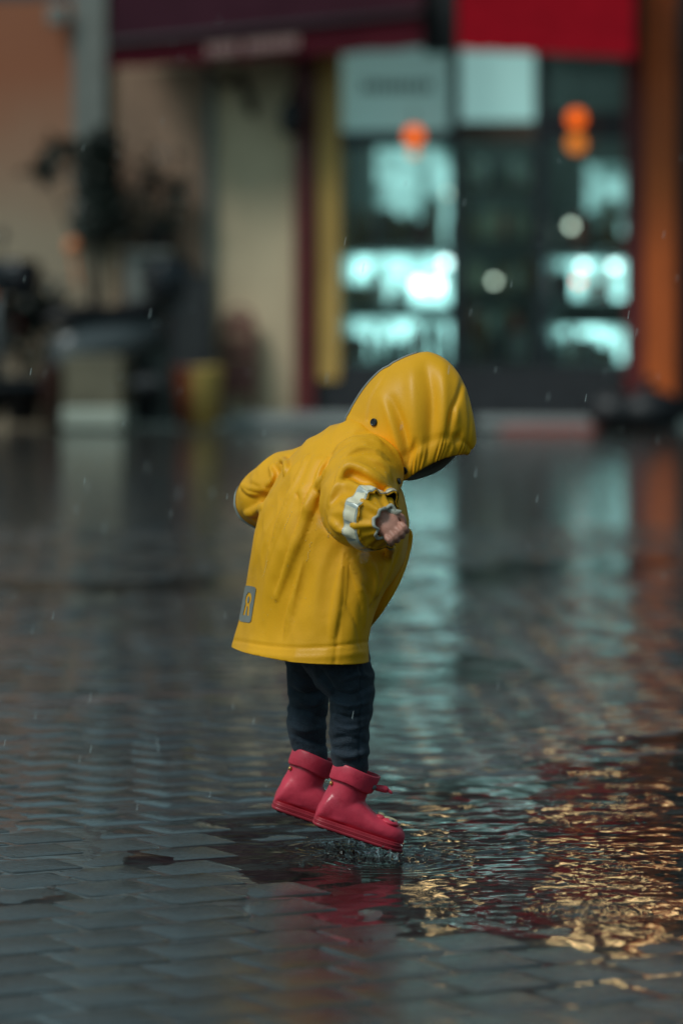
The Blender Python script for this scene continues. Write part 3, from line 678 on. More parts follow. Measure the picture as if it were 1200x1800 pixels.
# body: one skin mesh of head, neck, trunk, arms and hands, mostly under the clothes
FP = R(58); ty_ = R(20)
Fd = np.array((math.cos(FP) * math.cos(ty_), math.cos(FP) * math.sin(ty_), -math.sin(FP))); Ud = np.array((math.sin(FP) * math.cos(ty_), math.sin(FP) * math.sin(ty_), math.cos(FP))); Ld = np.cross(Ud, Fd)
Hc = at(730, 728, 0.010); MH = np.stack((Fd, Ld, Ud), 1)
bd = MB(); bd.ball(Hc + Ud * 0.004, (.070, .064, .074), 16, MH); bd.ball(Hc + Fd * .026 - Ud * .028, (.042, .046, .040), 14, MH)
bd.ball(Hc + Fd * .068 - Ud * .014, (.010, .008, .009), 10, MH)                                # nose
for s_ in (-1, 1):
    bd.ball(Hc + Fd * .045 + Ld * s_ * .030 - Ud * .024, (.020, .020, .019), 10, MH); bd.ball(Hc + Ld * s_ * .064 - Ud * .008 - Fd * .004, (.012, .006, .017), 10, MH)
bd.ball(Hc + Fd * .060 - Ud * .038, (.010, .016, .005), 10, MH); bd.ball(Hc + Fd * .054 - Ud * .056, (.014, .018, .012), 10, MH)
bd.tube([Hc - Ud * .05 - Fd * .02, at(668, 800, 0.0), at(640, 830, 0.0)], [.030, .028, .036], 18)
bd.tube([at(612, 860, 0), at(575, 960, 0), at(540, 1080, 0.01)], [.056, .066, .066], 20, True, 0.8, np.array((0, 1.0, 0)))
bd.tube(P[2:-2], [.022] * 14 + [.018] * (len(P) - 18), 12); bd.tube(P2[2:-1], [.018] * (len(P2) - 3), 12)
def hand(wr, fwd, back, side, s=1.0):
    """fist: palm, four unequal bent fingers, thumb from the side of the palm"""
    c = wr + fwd * .020 * s; Mh = np.stack((fwd, side, back), 1)
    bd.tube([wr - fwd * .008 * s, wr], [.0165 * s, .0165 * s], 14); bd.ball(c, (.024 * s, .0215 * s, .0125 * s), 14, Mh)
    for k, (off, L, rd) in enumerate(((-.0172, .92, .0053), (-.0058, 1.04, .0056), (.0058, 1.0, .0055), (.0168, .84, .0049))):
        k0 = c + fwd * .017 * s + side * off * s + back * .005 * s
        k1 = k0 + (fwd * .0105 + back * .0005) * L * s; k2 = k1 + (fwd * .0025 - back * .0125) * L * s; k3 = k2 + (-fwd * .011 - back * .004) * L * s
        bd.tube(catmull([k0, k1, k2, k3], 9), [rd * s * q for q in (1, 1.04, 1.08, 1.06, 1, .98, .96, .93, .9)], 12)
    t0 = c - fwd * .010 * s - side * .018 * s - back * .004 * s; t1 = t0 - side * .010 * s + fwd * .013 * s - back * .006 * s; t2 = t1 + fwd * .013 * s + side * .007 * s - back * .007 * s
    bd.tube(catmull([t0, t1, t2], 7), [.0078 * s, .0076 * s, .007 * s, .0066 * s, .0064 * s, .006 * s, .0055 * s], 12)
def unit(v): v = np.array(v, float); return v / np.linalg.norm(v)
hf = unit((0.55, -0.30, -0.55)); hb = np.array((-0.05, -0.95, 0.30)); hb = unit(hb - hf * np.dot(hb, hf)); hside = np.cross(hb, hf)
wr = ce + ct * .010 + np.array((-.004, 0, .008))
hand(wr, hf, hb, hside if hside[0] < 0 else -hside, 0.86)
hand(fe + ft * .012 + np.array((.006, 0, 0)), unit(ft + np.array((.25, .6, 0))), unit(np.cross(ft, (1, 0, 0.2))), unit(np.cross(unit(ft), unit(np.cross(ft, (1, 0, .2))))), 0.95)
BV, BF, BE = remesh(bd, 0.0014, 2, 0.45)
body = pobj('body', BV, BF, M['skin'])
for s_ in (-1, 1):
    ey = MB(); ey.ball(Hc + Fd * .058 + Ld * s_ * .024 + Ud * .004, .0085, 10); pmb('eye', ey, M['eye'], body)
ha = MB(); ha.ball(Hc + Ud * .012 - Fd * .010, (.069, .0665, .074), 14, MH); pmb('hair', ha, M['hair'], body)

# trousers
tr = MB()
nl_ = [(580, 1110, -.035, .060), (590, 1150, -.045, .051), (603, 1180, -.052, .0445), (613, 1203, -.055, .0395), (618, 1224, -.056, .0340), (616, 1255, -.055, .0315), (614, 1300, -.053, .0295), (614, 1328, -.052, .0272), (617, 1350, -.052, .0240), (617, 1385, -.050, .020)]
fl_ = [(560, 1110, .06, .058), (552, 1150, .075, .047), (547, 1190, .085, .036), (543, 1222, .092, .0310), (541, 1260, .098, .0300), (540, 1285, .100, .0288), (543, 1308, .100, .0262), (547, 1325, .100, .024), (548, 1355, .100, .020)]
for q in (nl_, fl_):
    a, b = smooth_path(q, 40); b = [r_ * (1 + 0.020 * math.sin(i * 1.55) * (1 if i > 14 else .4)) for i, r_ in enumerate(b)]; tr.tube(a, b, 28)
TV, TF, TE = remesh(tr, 0.0026, 3)
TV = fbm(TV, (26, 26, 40), 5, 0.0026, TF, 3); TV = drape(TV, TF, (24, 24, 42), 6, 0.0020, np.ones(len(TV)))
TV = sculpt(TV, TF, [([(590, 1215), (615, 1222), (650, 1208)], 5, -3.0), ([(585, 1232), (615, 1240), (650, 1232)], 5, 2.4), ([(584, 1252), (612, 1262), (648, 1256)], 5, -2.8), ([(584, 1300), (610, 1295), (644, 1306)], 5, -2.0), ([(584, 1322), (612, 1330), (642, 1322)], 5, 2.0), ([(560, 1175), (580, 1205), (590, 1225)], 6, -2.5), ([(632, 1170), (634, 1240), (630, 1340)], 2.2, -1.2, 'n'),
    ([(508, 1210), (530, 1222), (560, 1216)], 5, -2.8), ([(510, 1245), (535, 1250), (565, 1262)], 5, -2.4), ([(510, 1275), (535, 1284), (565, 1278)], 5, 2.2), ([(508, 1290), (535, 1300), (568, 1310)], 4, -2.0), ([(600, 1196), (625, 1186), (652, 1190)], 5, 2.4), ([(590, 1275), (615, 1282), (646, 1272)], 4, 2.2), ([(520, 1228), (545, 1238), (568, 1230)], 5, 2.4)], 2.4)
pobj('trousers', TV, TF, M['denim'])

# boots
def make_boot(heel, yaw, pitch):
    Ry = np.array(Matrix.Rotation(yaw, 3, 'Z') @ Matrix.Rotation(pitch, 3, 'Y'))
    T = lambda Vs: (np.asarray(Vs) @ Ry.T) + heel
    # last: x heel->toe, z up
    prof = [(-.002, .018, .030), (.006, .0245, .056), (.022, .0270, .062), (.045, .0275, .062), (.066, .0285, .055), (.085, .0305, .0455), (.103, .0305, .0438), (.120, .0282, .0405), (.131, .0215, .0352), (.1378, .012, .028)]
    pr = catmull(prof, 40); b = MB(); rg = []
    for x, hw, top in pr:
        rg.append([(x, hw * math.copysign(abs(math.cos(a)) ** 0.8, math.cos(a)), 0.010 + (top - 0.010) * (0.5 + 0.5 * math.copysign(abs(math.sin(a)) ** 0.85, math.sin(a)))) for a in np.linspace(0, 2 * math.pi, 32, endpoint=False)])
    b.grid(rg)
    sh = catmull([(.032, .018, .033, .026), (.032, .045, .0325, .0270), (.033, .062, .0300, .0275), (.0345, .080, .0305, .0285), (.036, .092, .032, .030)], 24)
    b.grid([[(c + rx * math.cos(a), ry * math.sin(a), z) for a in np.linspace(0, 2 * math.pi, 40, endpoint=False)] for c, z, rx, ry in sh])
    BVv, BFf, BEe = remesh(b, 0.0017, 9, 0.5)
    root = pobj('boot', T(BVv), BFf, M['boot'])
    def sub(name, mb, m, smooth=True): return pobj(name, T(mb.V), mb.F, m, root, smooth)
    # welted sole in three steps
    out_ = [(-.0020, .010), (.0015, .0205), (.015, .0262), (.045, .0276), (.075, .0298), (.102, .0316), (.122, .0288), (.134, .0195), (.1392, .008)]
    oo = catmull(out_, 30); loop = [(x, y) for x, y in oo] + [(x, -y) for x, y in oo[::-1]]; cxm = .068
    def sole(z0, z1, g, r=0.0014): return [[(cxm + (x - cxm) * (1 + gg * 14), y * (1 + gg * 30), z) for x, y in loop] for z, gg in ((z0, g - r), (z0 + r, g), (z1 - r, g), (z1, g - r))]
    s_ = MB(); s_.grid(sole(.0015, .0072, .0006)); s_.grid(sole(.0072, .0082, .0001), False, False); s_.grid(sole(.0082, .0124, .0005, .001)); s_.grid(sole(.0124, .0132, -.0004), False, False); s_.grid(sole(.0132, .0155, -.0003, .0008))
    sub('sole', s_, M['sole'])
    tr_ = MB()
    for k in range(9):
        x0 = .006 + k * .0145; hw = np.interp(x0 + .004, [q[0] for q in out_], [q[1] for q in out_]) * 0.86
        tr_.box(x0, x0 + .009, -hw, hw, -.0004, .0020)
    sub('tread', tr_, M['tread'], False)
    # folded cuff, hollow
    n = 56; A = np.linspace(0, 2 * math.pi, n, endpoint=False); tilt = 0.05
    def el(c, rx, ry, z, wob=0.0): return [(c + rx * math.cos(a), ry * math.sin(a), z - tilt * rx * math.cos(a) + wob * math.sin(3 * a + 1)) for a in A]
    cf = MB(); cf.grid([el(.035, .0310, .0285, .0765, .0016), el(.035, .0345, .0322, .0745, .0016), el(.035, .0358, .0335, .0775, .0014), el(.0360, .0368, .0344, .090, .0006), el(.0370, .0372, .0350, .1005, .0008), el(.0371, .0364, .0342, .1022, .0008), el(.0371, .0352, .0330, .1022, .0008), el(.0370, .0344, .0322, .1000), el(.036, .0330, .0305, .080)], False, False)
    sub('cuff', cf, M['boot'])
    tg = MB(); cx_ = .0735; tg.tube([(cx_, -.004, .083), (cx_ + .003, -.004, .0835)], .0045, 14); tg.tube([(cx_ + .005, -.004, .084), (cx_ + .013, -.004, .085)], [.0052, .0055], 14); tg.tube([(cx_ + .013, -.004, .085), (cx_ + .019, -.004, .0845)], [.0032, .0026], 12); tg.tube([(cx_ + .019, -.004, .0845), (cx_ + .023, -.004, .083)], [.0026, .0022], 10)
    sub('toggle', tg, M['boot'])
    st = MB(); st.ball((.0680, -.0165, .0835), (.0042, .003, .0042), 10); sub('stud', st, M['grey_metal'])
    bs = MB(); bs.ball((.0045, -.0125, .0690), (.0030, .0030, .0034), 10); sub('back_stud', bs, M['brass'])
    # raised toe patch: scalloped rim, cream top, grey oval with dark dot
    ap = MB(); ap.ball((.1080, -.011, .0400), (.0150, .0150, .0058), 14); ap.ball((.092, -.010, .0428), (.0080, .0085, .0045), 12); sub('toe_rim', ap, M['boot'])
    a2 = MB(); a2.ball((.1065, -.0030, .0440), (.0140, .0100, .0032), 14); a2.ball((.093, -.001, .0472), (.006, .007, .0028), 10); sub('toe_top', a2, M['cream'])
    a3 = MB(); a3.ball((.1095, -.0165, .0418), (.0078, .0060, .0042), 12); sub('toe_oval', a3, M['grey_app'])
    a4 = MB(); a4.ball((.1105, -.0205, .0438), (.0023, .0023, .0023), 8); sub('toe_dot', a4, M['snap'])
    return root
make_boot(at(551, 1449, -.052), R(3), R(18.5))
make_boot(at(479, 1421, .098), R(4), R(19))

# ------------------------------------------------------------------ street front
FYAW = R(9); FO = np.array((0.0, 21.8)); cF, sF = math.cos(FYAW), math.sin(FYAW); FD = FO[1] - CAMY
def fu(x, wo):                                   # photo column -> metres along the front, for a thing wo metres before it
    k = (x - 600) / FPX; return (k * (FD - wo * cF) + wo * sF) / (cF + k * sF)
def fv(x, y, wo):
    u = fu(x, wo); d = FD - u * sF - wo * cF; return CAMH - (y - HOR) * d / FPX
def fbox(mb, x0, x1, y0, y1, w0, w1, b=0.0, floor=False):
    """box between photo columns/rows, w0..w1 metres in front of the wall line"""
    xm = (x0 + x1) / 2; z1 = fv(xm, y0, w1); z0 = 0.0 if floor else fv(xm, y1, w1)
    return mb.box(fu(x0, w1), fu(x1, w1), -w1, -w0, z0, z1, b)
def F3(x, y, wo): return np.array((fu(x, wo), -wo, fv(x, y, wo)))
FM = Matrix.Translation((FO[0], FO[1], 0)) @ Matrix.Rotation(-FYAW, 4, 'Z')
def froot(name, label, cat, group=None, loc=(0, 0, 0), rz=0.0):
    o = empty(name, (0, 0, 0), 0, label, cat, group); o.matrix_world = FM @ Matrix.Translation(loc) @ Matrix.Rotation(rz, 4, 'Z'); return o
def fthing(name, mb, m, label, cat, group=None, smooth=False):
    o = mb.build(name, m, None, smooth); o.matrix_world = FM; return tag(o, label, cat, group)

M['beige'] = mat('beige_render', (0.70, 0.55, 0.36), 0.8, var=0.18, vscale=1.6, bump=0.2, bscale=20)
M['brownwall'] = mat('brown_render', (0.32, 0.20, 0.135), 0.8, var=0.25, vscale=1.5)
M['upper'] = mat('upper_wall', (0.075, 0.08, 0.085), 0.85, var=0.25, vscale=0.8)
M['maroon'] = mat('maroon_paint', (0.13, 0.016, 0.016), 0.45, var=0.2)
M['gold'] = mat('ochre_paint', (0.64, 0.38, 0.10), 0.5, var=0.2, vscale=1.2)
M['darkframe'] = mat('dark_frame', (0.014, 0.017, 0.024), 0.4)
M['orange'] = mat('orange_brown_paint', (0.60, 0.115, 0.018), 0.5, var=0.25, vscale=1.5)
M['plinth'] = mat('dark_plinth', (0.022, 0.022, 0.026), 0.5, var=0.3)
M['pipe'] = mat('pale_grey_paint', (0.20, 0.21, 0.19), 0.6, var=0.15)
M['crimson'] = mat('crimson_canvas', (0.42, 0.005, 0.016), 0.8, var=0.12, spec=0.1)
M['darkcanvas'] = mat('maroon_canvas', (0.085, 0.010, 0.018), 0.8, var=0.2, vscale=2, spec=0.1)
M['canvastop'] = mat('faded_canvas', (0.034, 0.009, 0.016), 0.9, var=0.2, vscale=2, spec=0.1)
M['letter'] = mat('faded_lettering', (0.40, 0.24, 0.22), 0.7)
M['glass'] = thin_glass('shop_glass', 0.02, (0.9, 0.95, 0.95), 1.45)
M['interior'] = mat('shop_wall', (0.13, 0.14, 0.135), 0.8, var=0.3, vscale=1.3)
M['wood'] = mat('dark_wood', (0.07, 0.045, 0.03), 0.6, var=0.3)
M['steel'] = mat('brushed_case', (0.25, 0.27, 0.27), 0.35, metal=0.3)
M['black'] = mat('black_plastic', (0.010, 0.011, 0.014), 0.5)
M['soil'] = mat('soil', (0.02, 0.015, 0.01), 0.9)
M['stone'] = mat('pale_step', (0.34, 0.36, 0.35), 0.25, var=0.15, vscale=3, coat=0.6, coatr=0.15)
def emit(name, c, s, var=0.0, vs=2.0): return mat(name, tuple(0.5 * q for q in c), 0.6, emis=c, estr=s)
M['tube'] = emit('cool_tube', (0.55, 1.0, 0.95), 10)
M['case_light'] = emit('case_light', (0.45, 1.0, 0.93), 2.6)
M['window_glow'] = emit('glow_board', (0.42, 0.86, 0.82), 0.62)
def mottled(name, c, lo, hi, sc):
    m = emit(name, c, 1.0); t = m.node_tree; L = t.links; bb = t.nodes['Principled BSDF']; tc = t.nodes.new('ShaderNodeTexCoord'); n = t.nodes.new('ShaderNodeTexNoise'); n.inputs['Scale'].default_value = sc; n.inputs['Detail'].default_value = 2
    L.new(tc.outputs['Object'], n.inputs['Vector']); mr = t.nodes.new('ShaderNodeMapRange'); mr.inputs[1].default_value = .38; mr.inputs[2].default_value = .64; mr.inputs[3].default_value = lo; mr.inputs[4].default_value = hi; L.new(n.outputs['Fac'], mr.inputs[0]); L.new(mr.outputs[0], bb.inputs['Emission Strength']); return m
M['window_glow'] = mottled('glow_board', (0.48, 0.92, 0.87), 0.10, 0.95, 4.6)  # uneven teal glow of the boards added behind the windows
M['case_light'] = mottled('case_light', (0.50, 1.0, 0.95), 0.15, 2.7, 4.2)
M['spot'] = emit('pale_bulb', (0.85, 1.0, 0.80), 3.5)
M['spotw'] = emit('white_bulb', (0.70, 1.0, 0.97), 7)
M['spotr'] = emit('red_bulb', (1.0, 0.12, 0.04), 6)
M['sky_pane'] = emit('sky_glow_pane', (0.55, 1.0, 0.95), 0.16)  # sky reflection in the transoms put in as a faint teal glow
M['sky_pane_bright'] = emit('bright_sky_glow_pane', (0.55, 1.0, 0.95), 0.34)  # same sky reflection as a stronger glow, for the middle transom
M['lantern'] = emit('orange_paper_lantern', (1.0, 0.15, 0.01), 1.15)
M['lantern2'] = emit('amber_paper_lantern', (1.0, 0.28, 0.03), 0.7)
M['bulb'] = emit('warm_bulb', (1.0, 0.70, 0.32), 9)

shop = froot('shop_building', 'beige shop building with red framed windows behind the child', 'building')
def spart(name, m, *boxes, parent=None):
    b = MB()
    for q in boxes: fbox(b, *q)
    return b.build(name, m, shop if parent is None else parent)
TOP = -620
spart('side_wall', M['beige'], (200, 517, 60, 742, -0.3, 0.0))
spart('upper_wall', M['upper'], (200, 3600, TOP, 60, -0.3, -0.02))
spart('base_plinth', M['plinth'], (552, 1095, 642, 742, -0.25, 0.02))
spart('door_jamb', M['maroon'], (517, 551, 60, 745, -0.2, 0.10))
spart('ochre_jamb', M['gold'], (558, 596, 60, 668, -0.2, 0.05))
spart('corner_jamb', M['maroon'], (1097, 1131, 60, 742, -0.25, 0.06))
spart('corner_column', M['orange'], (1132, 1186, TOP, 742, -0.2, 0.16))
spart('end_wall', M['plinth'], (1188, 3600, 60, 744, -0.3, 0.0))
spart('mullion', M['darkframe'], (790, 806, 60, 642, -0.16, 0.03)); spart('mullion', M['darkframe'], (940, 958, 60, 642, -0.16, 0.03))
spart('transom', M['darkframe'], (599, 789, 232, 258, -0.14, 0.025)); spart('transom', M['darkframe'], (959, 1096, 196, 246, -0.14, 0.025)); spart('transom', M['wood'], (807, 939, 214, 250, -0.14, 0.025))
for (x0, x1, y0, y1, mm, nm) in ((599, 789, 84, 231, 'sky_pane', 'transom_pane'), (807, 939, 84, 213, 'sky_pane_bright', 'transom_pane'), (959, 1096, 84, 195, 'glass', 'transom_pane'), (599, 789, 259, 641, 'glass', 'window_pane'), (807, 939, 251, 641, 'glass', 'door_pane'), (959, 1096, 247, 641, 'glass', 'window_pane')):
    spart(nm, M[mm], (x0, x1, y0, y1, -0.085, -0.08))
# dark lettering band on the left glowing transom pane: too soft to read, short strokes only
for k in range(9):
    spart('pane_mark', M['plinth'], (636 + k * 14, 645 + k * 14, 142, 162, -0.079, -0.075))
# lit room behind the glass
inr = MB(); inr.box(fu(560, -3.4), fu(1150, -3.4), 3.4, 3.5, 0, 3.3); inr.build('room_back_wall', M['interior'], shop)
inr = MB(); inr.box(fu(552, -.25), fu(1131, -.25), 0.26, 3.39, 0.02, 0.06); inr.build('room_floor', M['wood'], shop)
inr = MB(); inr.box(fu(552, -.25), fu(1131, -.25), 0.31, 3.39, 3.1, 3.2); inr.build('room_ceiling', M['interior'], shop)
inr = MB(); inr.box(fu(540, -.25), fu(552, -.25), 0.31, 3.39, 0.0, 3.1); inr.build('room_side_wall', M['interior'], shop)
inr = MB(); inr.box(fu(1131, -.25), fu(1143, -.25), 0.31, 3.39, 0.0, 3.1); inr.build('room_side_wall', M['interior'], shop)

for k, (xx, ww) in enumerate(((690, -1.0), (1010, -1.0), (850, -2.4))):
    t = MB(); u = fu(xx, ww); t.tube([(u - .5, -ww, 3.0), (u + .5, -ww, 3.0)], .03, 10); fthing('ceiling_tube_lamp', t, M['tube'], ('cool ceiling tube lamp over the left shop window', 'cool ceiling tube lamp over the right shop window', 'cool ceiling tube lamp deep in the shop')[k], 'lamp', 'tube lamps in the shop', True)
# lit display cases
def case(x0, x1, w0, w1, tiers, label, base_y=642):
    u0, u1 = fu(x0, w1), fu(x1, w1); r = froot('display_case', label, 'display case', 'lit display cases', ((u0 + u1) / 2, -w1, 0)); hw = (u1 - u0) / 2; dp = w1 - w0
    b = MB(); b.box(-hw, hw, 0, dp, 0.0, 0.42); b.build('case_base', M['steel'], r); xm = (x0 + x1) / 2
    for (ya, yb) in tiers:
        za, zb = fv(xm, ya, w1), fv(xm, yb, w1)
        b = MB(); b.box(-hw + .01, hw - .01, dp * .75, dp * .75 + .02, zb + .02, za - .02); b.build('light_panel', M['case_light'], r)
        b = MB(); b.box(-hw, hw, 0.0, dp * .74, zb - .02, zb + .015); b.build('shelf', M['steel'], r)
    b = MB(); b.box(-hw, hw, 0, dp, fv(xm, tiers[0][0], w1), fv(xm, tiers[0][0], w1) + .04); b.build('case_top', M['steel'], r)
    b = MB(); b.box(-hw - .02, -hw, 0, dp, .42, fv(xm, tiers[0][0], w1)); b.build('case_side', M['steel'], r)
    b = MB(); b.box(hw, hw + .02, 0, dp, .42, fv(xm, tiers[0][0], w1)); b.build('case_side', M['steel'], r)
    return r
case(604, 800, -1.15, -0.55, ((446, 540), (556, 640)), 'bright lit display case behind the left shop window')
case(968, 1100, -1.15, -0.55, ((452, 530), (570, 642)), 'bright lit display case behind the right shop window')
gcols = [mat('goods_%d' % i, c, 0.5) for i, c in enumerate(((0.10, 0.12, 0.10), (0.35, 0.06, 0.03), (0.40, 0.36, 0.25), (0.05, 0.07, 0.08), (0.5, 0.5, 0.45), (0.30, 0.16, 0.05)))]
def goods(x, y, wo, h, r, kind, label, group):
    p = F3(x, y, wo); b = MB()
    if kind == 0: b.lathe([(r, 0), (r, h * .6), (r * .45, h * .78), (r * .4, h)], p, 12)
    elif kind == 1: b.box(p[0] - r, p[0] + r, p[1] - r, p[1] + r, p[2], p[2] + h, r * .12)
    else: b.lathe([(r * .7, 0), (r, h * .25), (r, h * .7), (r * .6, h)], p, 12)
    return fthing(('bottle', 'carton', 'jar')[kind], b, gcols[rng.integers(0, 6)], label, ('bottle', 'carton', 'jar')[kind], group, kind != 1)
for (xs, y, lab) in (((610, 622, 640, 652, 664, 676, 690, 712), 538, 'upper shelf of the left lit display case'), ((608, 622, 634, 660, 684, 700, 726, 748, 772), 638, 'lower shelf of the left lit display case'), ((974, 984, 996, 1034, 1050, 1068), 529, 'upper shelf of the right lit display case'), ((976, 990, 1004, 1022, 1036, 1052, 1076), 641, 'lower shelf of the right lit display case')):
    for x in xs:
        k = int(rng.integers(0, 3)); goods(x + rng.uniform(-4, 4), y - 4, -0.78, rng.uniform(.12, .27), rng.uniform(.03, .05), k, 'small %s among goods on the %s' % (('bottle', 'carton', 'jar')[k], lab), ('bottle', 'carton', 'jar')[k] + 's on the ' + lab)
for (xs, y, wo, lab) in ((np.linspace(612, 790, 11), 446, -.8, 'on top of the left lit display case'), (np.linspace(972, 1092, 8), 452, -.8, 'on top of the right lit display case'), (np.linspace(820, 930, 6), 642, -1.0, 'on the floor just inside the shop door')):
    for x in xs:
        k = int(rng.integers(0, 3)); goods(x + rng.uniform(-5, 5), y - 10, wo, rng.uniform(.12, .42), rng.uniform(.03, .065), k, 'small %s standing %s' % (('bottle', 'carton', 'jar')[k], lab), ('bottle', 'carton', 'jar')[k] + 's ' + lab)
# glowing boards added to brighten the windows, and shelves on the rear wall
for (x0, x1, y0, y1, lab) in ((590, 740, 256, 452, 'large pale glowing board added on the rear wall left of the shop door'), (744, 800, 256, 452, 'narrow pale glowing board added right of the large board'), (1030, 1120, 290, 450, 'pale glowing board added behind the right shop window')):
    b = MB(); fbox(b, x0, x1, y0, y1, -3.39, -3.33); fthing('glow_board', b, M['window_glow'], lab, 'board')
for (x, y, r, mm, lab) in ((1003, 397, .026, 'spot', 'pale greenish bulb glowing behind the right shop window'), (1024, 466, .026, 'spotw', 'white bulb above the red one in the right display case'), (1079, 468, .03, 'spotw', 'rightmost white bulb in the right display case'), (1016, 494, .022, 'spotr', 'small red bulb in the right display case'), (782, 462, .034, 'spotw', 'white bulb at the right end of the left display case'), (736, 500, .045, 'spotw', 'large white bulb in the middle of the left display case'), (770, 500, .04, 'spotw', 'large white bulb right of the middle in the left display case'), (868, 494, .024, 'spot', 'dim pale bulb seen through the shop door'), (786, 340, .014, 'spot', 'tiny pale bulb high behind the left shop window')):
    o = froot('bulb', lab, 'bulb', 'bulbs in the shop', tuple(F3(x, y, -.62))); b = MB(); b.ball((0, 0, 0), r, 8); b.build('globe', M[mm], o, True); b = MB(); b.lathe([(r * .5, r * .8), (r * .45, r * 1.6)], n=10); b.build('socket', M['black'], o)
sh = froot('goods_rack', 'dark wooden rack of shelves seen through the shop door', 'rack')
for y in (330, 420, 510, 590):
    b = MB(); fbox(b, 815, 935, y, y + 6, -2.6, -2.2); b.build('shelf', M['wood'], sh)
for x in (812, 934):
    b = MB(); fbox(b, x, x + 6, 270, 660, -2.6, -2.2, 0, True); b.build('upright', M['wood'], sh)
for y in (330, 420, 510, 590):
    for x in np.linspace(826, 926, 6):
        k = int(rng.integers(0, 3)); goods(x, y - 1, -2.35, rng.uniform(.14, .26), rng.uniform(.03, .055), k, 'small %s on the wooden rack seen through the shop door' % ('bottle', 'carton', 'jar')[k], ('bottle', 'carton', 'jar')[k] + 's on the wooden rack')

# lanterns under the awning
def lantern(x, y, r, mm, label):
    p = F3(x, y, 0.18); o = froot('paper_lantern', label, 'lantern', 'lanterns at the shop window', tuple(p))
    b = MB(); b.lathe([(r * .35, -r * .95), (r * .75, -r * .7), (r, -r * .2), (r, r * .2), (r * .75, r * .7), (r * .35, r * .95)], n=20); b.build('shade', M[mm], o, True)
    b = MB(); b.lathe([(r * .36, r * .95), (r * .36, r * 1.1)], n=12); b.tube([(0, 0, r * 1.1), (0, 0, r * 1.1 + .12)], .006, 6); b.build('cap', M['black'], o)
lantern(727, 238, .066, 'lantern', 'orange paper lantern hanging before the left window transom')
lantern(727, 268, .035, 'lantern2', 'small amber glow added below the orange lantern as its reflection')  # reflection of the lantern above, built as a glowing shape
lantern(1012, 208, .064, 'lantern', 'upper orange paper lantern at the right shop window')
lantern(1012, 252, .066, 'lantern2', 'lower amber paper lantern at the right shop window')
# warm wall lamps on the storey above: their glints lie on the wet paving
for x, vv, lab in ((768, 3.62, 'warm globe lamp on the upper wall above the left shop window'), (1010, 3.62, 'lower warm globe lamp on the upper wall above the crimson awning'), (1012, 4.15, 'upper warm globe lamp on the upper wall above the crimson awning'), (1165, 3.80, 'warm globe lamp on the orange column above the awning'), (1095, 3.58, 'warm globe lamp between the column and the awning lamps')):
    o = froot('wall_lamp', lab, 'lamp', 'warm lamps on the upper wall', (fu(x, .45), -.45, vv))
    b = MB(); b.ball((0, 0, 0), .075, 10); b.build('globe', M['bulb'], o, True)
    b = MB(); b.tube([(0, 0, .07), (0, 0, .17), (0, .22, .19), (0, .47, .19)], .012, 8); b.build('arm', M['black'], o, True)

# awnings
aw = froot('awning', 'dark maroon awning with faded lettering left of the red one', 'awning')
def quadstrip(P0, P1, P2, P3, n=16, sag=0.0, th=0.012):
    V_ = []; 
    for i in range(n + 1):
        f = i / n
        for j in range(5):
            g = j / 4; p = (np.array(P0) * (1 - f) + np.array(P1) * f) * (1 - g) + (np.array(P3) * (1 - f) + np.array(P2) * f) * g
            p = p + np.array((0, 0, -sag * math.sin(math.pi * g) + 0.006 * math.sin(f * 40) * g)); V_.append(p)
    F_ = [(i * 5 + j, i * 5 + j + 1, (i + 1) * 5 + j + 1, (i + 1) * 5 + j) for i in range(n) for j in range(4)]
    return V_, F_
def solid(o, th=0.012): s = o.modifiers.new('t', 'SOLIDIFY'); s.thickness = th; return o
A0, A1 = F3(192, 80, 0.70), F3(742, 26, 0.62); B0, B1 = F3(198, -90, 0.0), F3(742, -130, 0.0)
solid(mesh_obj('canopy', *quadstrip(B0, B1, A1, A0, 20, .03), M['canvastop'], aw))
C0, C1 = F3(192, 122, 0.70), F3(742, 84, 0.62)
solid(mesh_obj('valance', *quadstrip(A0, A1, C1, C0, 24), M['darkcanvas'], aw))
b = MB(); b.tube([A0 + (0, -.02, .012), A1 + (0, -.02, .012)], .022, 8); b.build('front_bar', M['black'], aw, True)
b = MB(); b.tube([F3(420, 130, 0.02), F3(400, 150, 0.3), F3(352, 108, 0.6)], .03, 8); b.tube([F3(420, 130, .02), F3(442, 195, 0.03)], .035, 8); b.build('folding_arm', M['wood'], aw, True)
for k, (xa, xb) in enumerate(((364, 374), (378, 389), (393, 405), (409, 418), (432, 441), (445, 456), (460, 469), (473, 484), (488, 497), (501, 512), (515, 523))):
    f = (xa - 192) / 550; yb_ = 84 - 54 * f + 11; b = MB(); fbox(b, xa, xb, yb_ - 0, yb_ + 20, 0.722 - .08 * f, 0.726 - .08 * f); b.build('faded_letter', M['letter'], aw)
a2 = froot('awning', 'crimson awning with plain straight valance over the shop door', 'awning')
A0, A1 = F3(804, -60, 0.95), F3(1114, -56, 0.95); B0, B1 = F3(804, -200, 0.0), F3(1114, -200, 0.0); C0, C1 = F3(804, 87, 0.95), F3(1114, 101, 0.95)
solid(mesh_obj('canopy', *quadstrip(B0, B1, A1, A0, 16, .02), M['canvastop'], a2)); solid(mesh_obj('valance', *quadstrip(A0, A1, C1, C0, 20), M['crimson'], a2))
b = MB(); b.tube([A0 + (0, -.02, .01), A1 + (0, -.02, .01)], .02, 8); b.build('front_bar', M['black'], a2, True)
# dark gap post between the awnings
b = MB(); fbox(b, 744, 800, -120, 92, 0.0, 0.25); fthing('awning_box', b, M['black'], 'dark housing between the maroon and the crimson awning', 'housing')
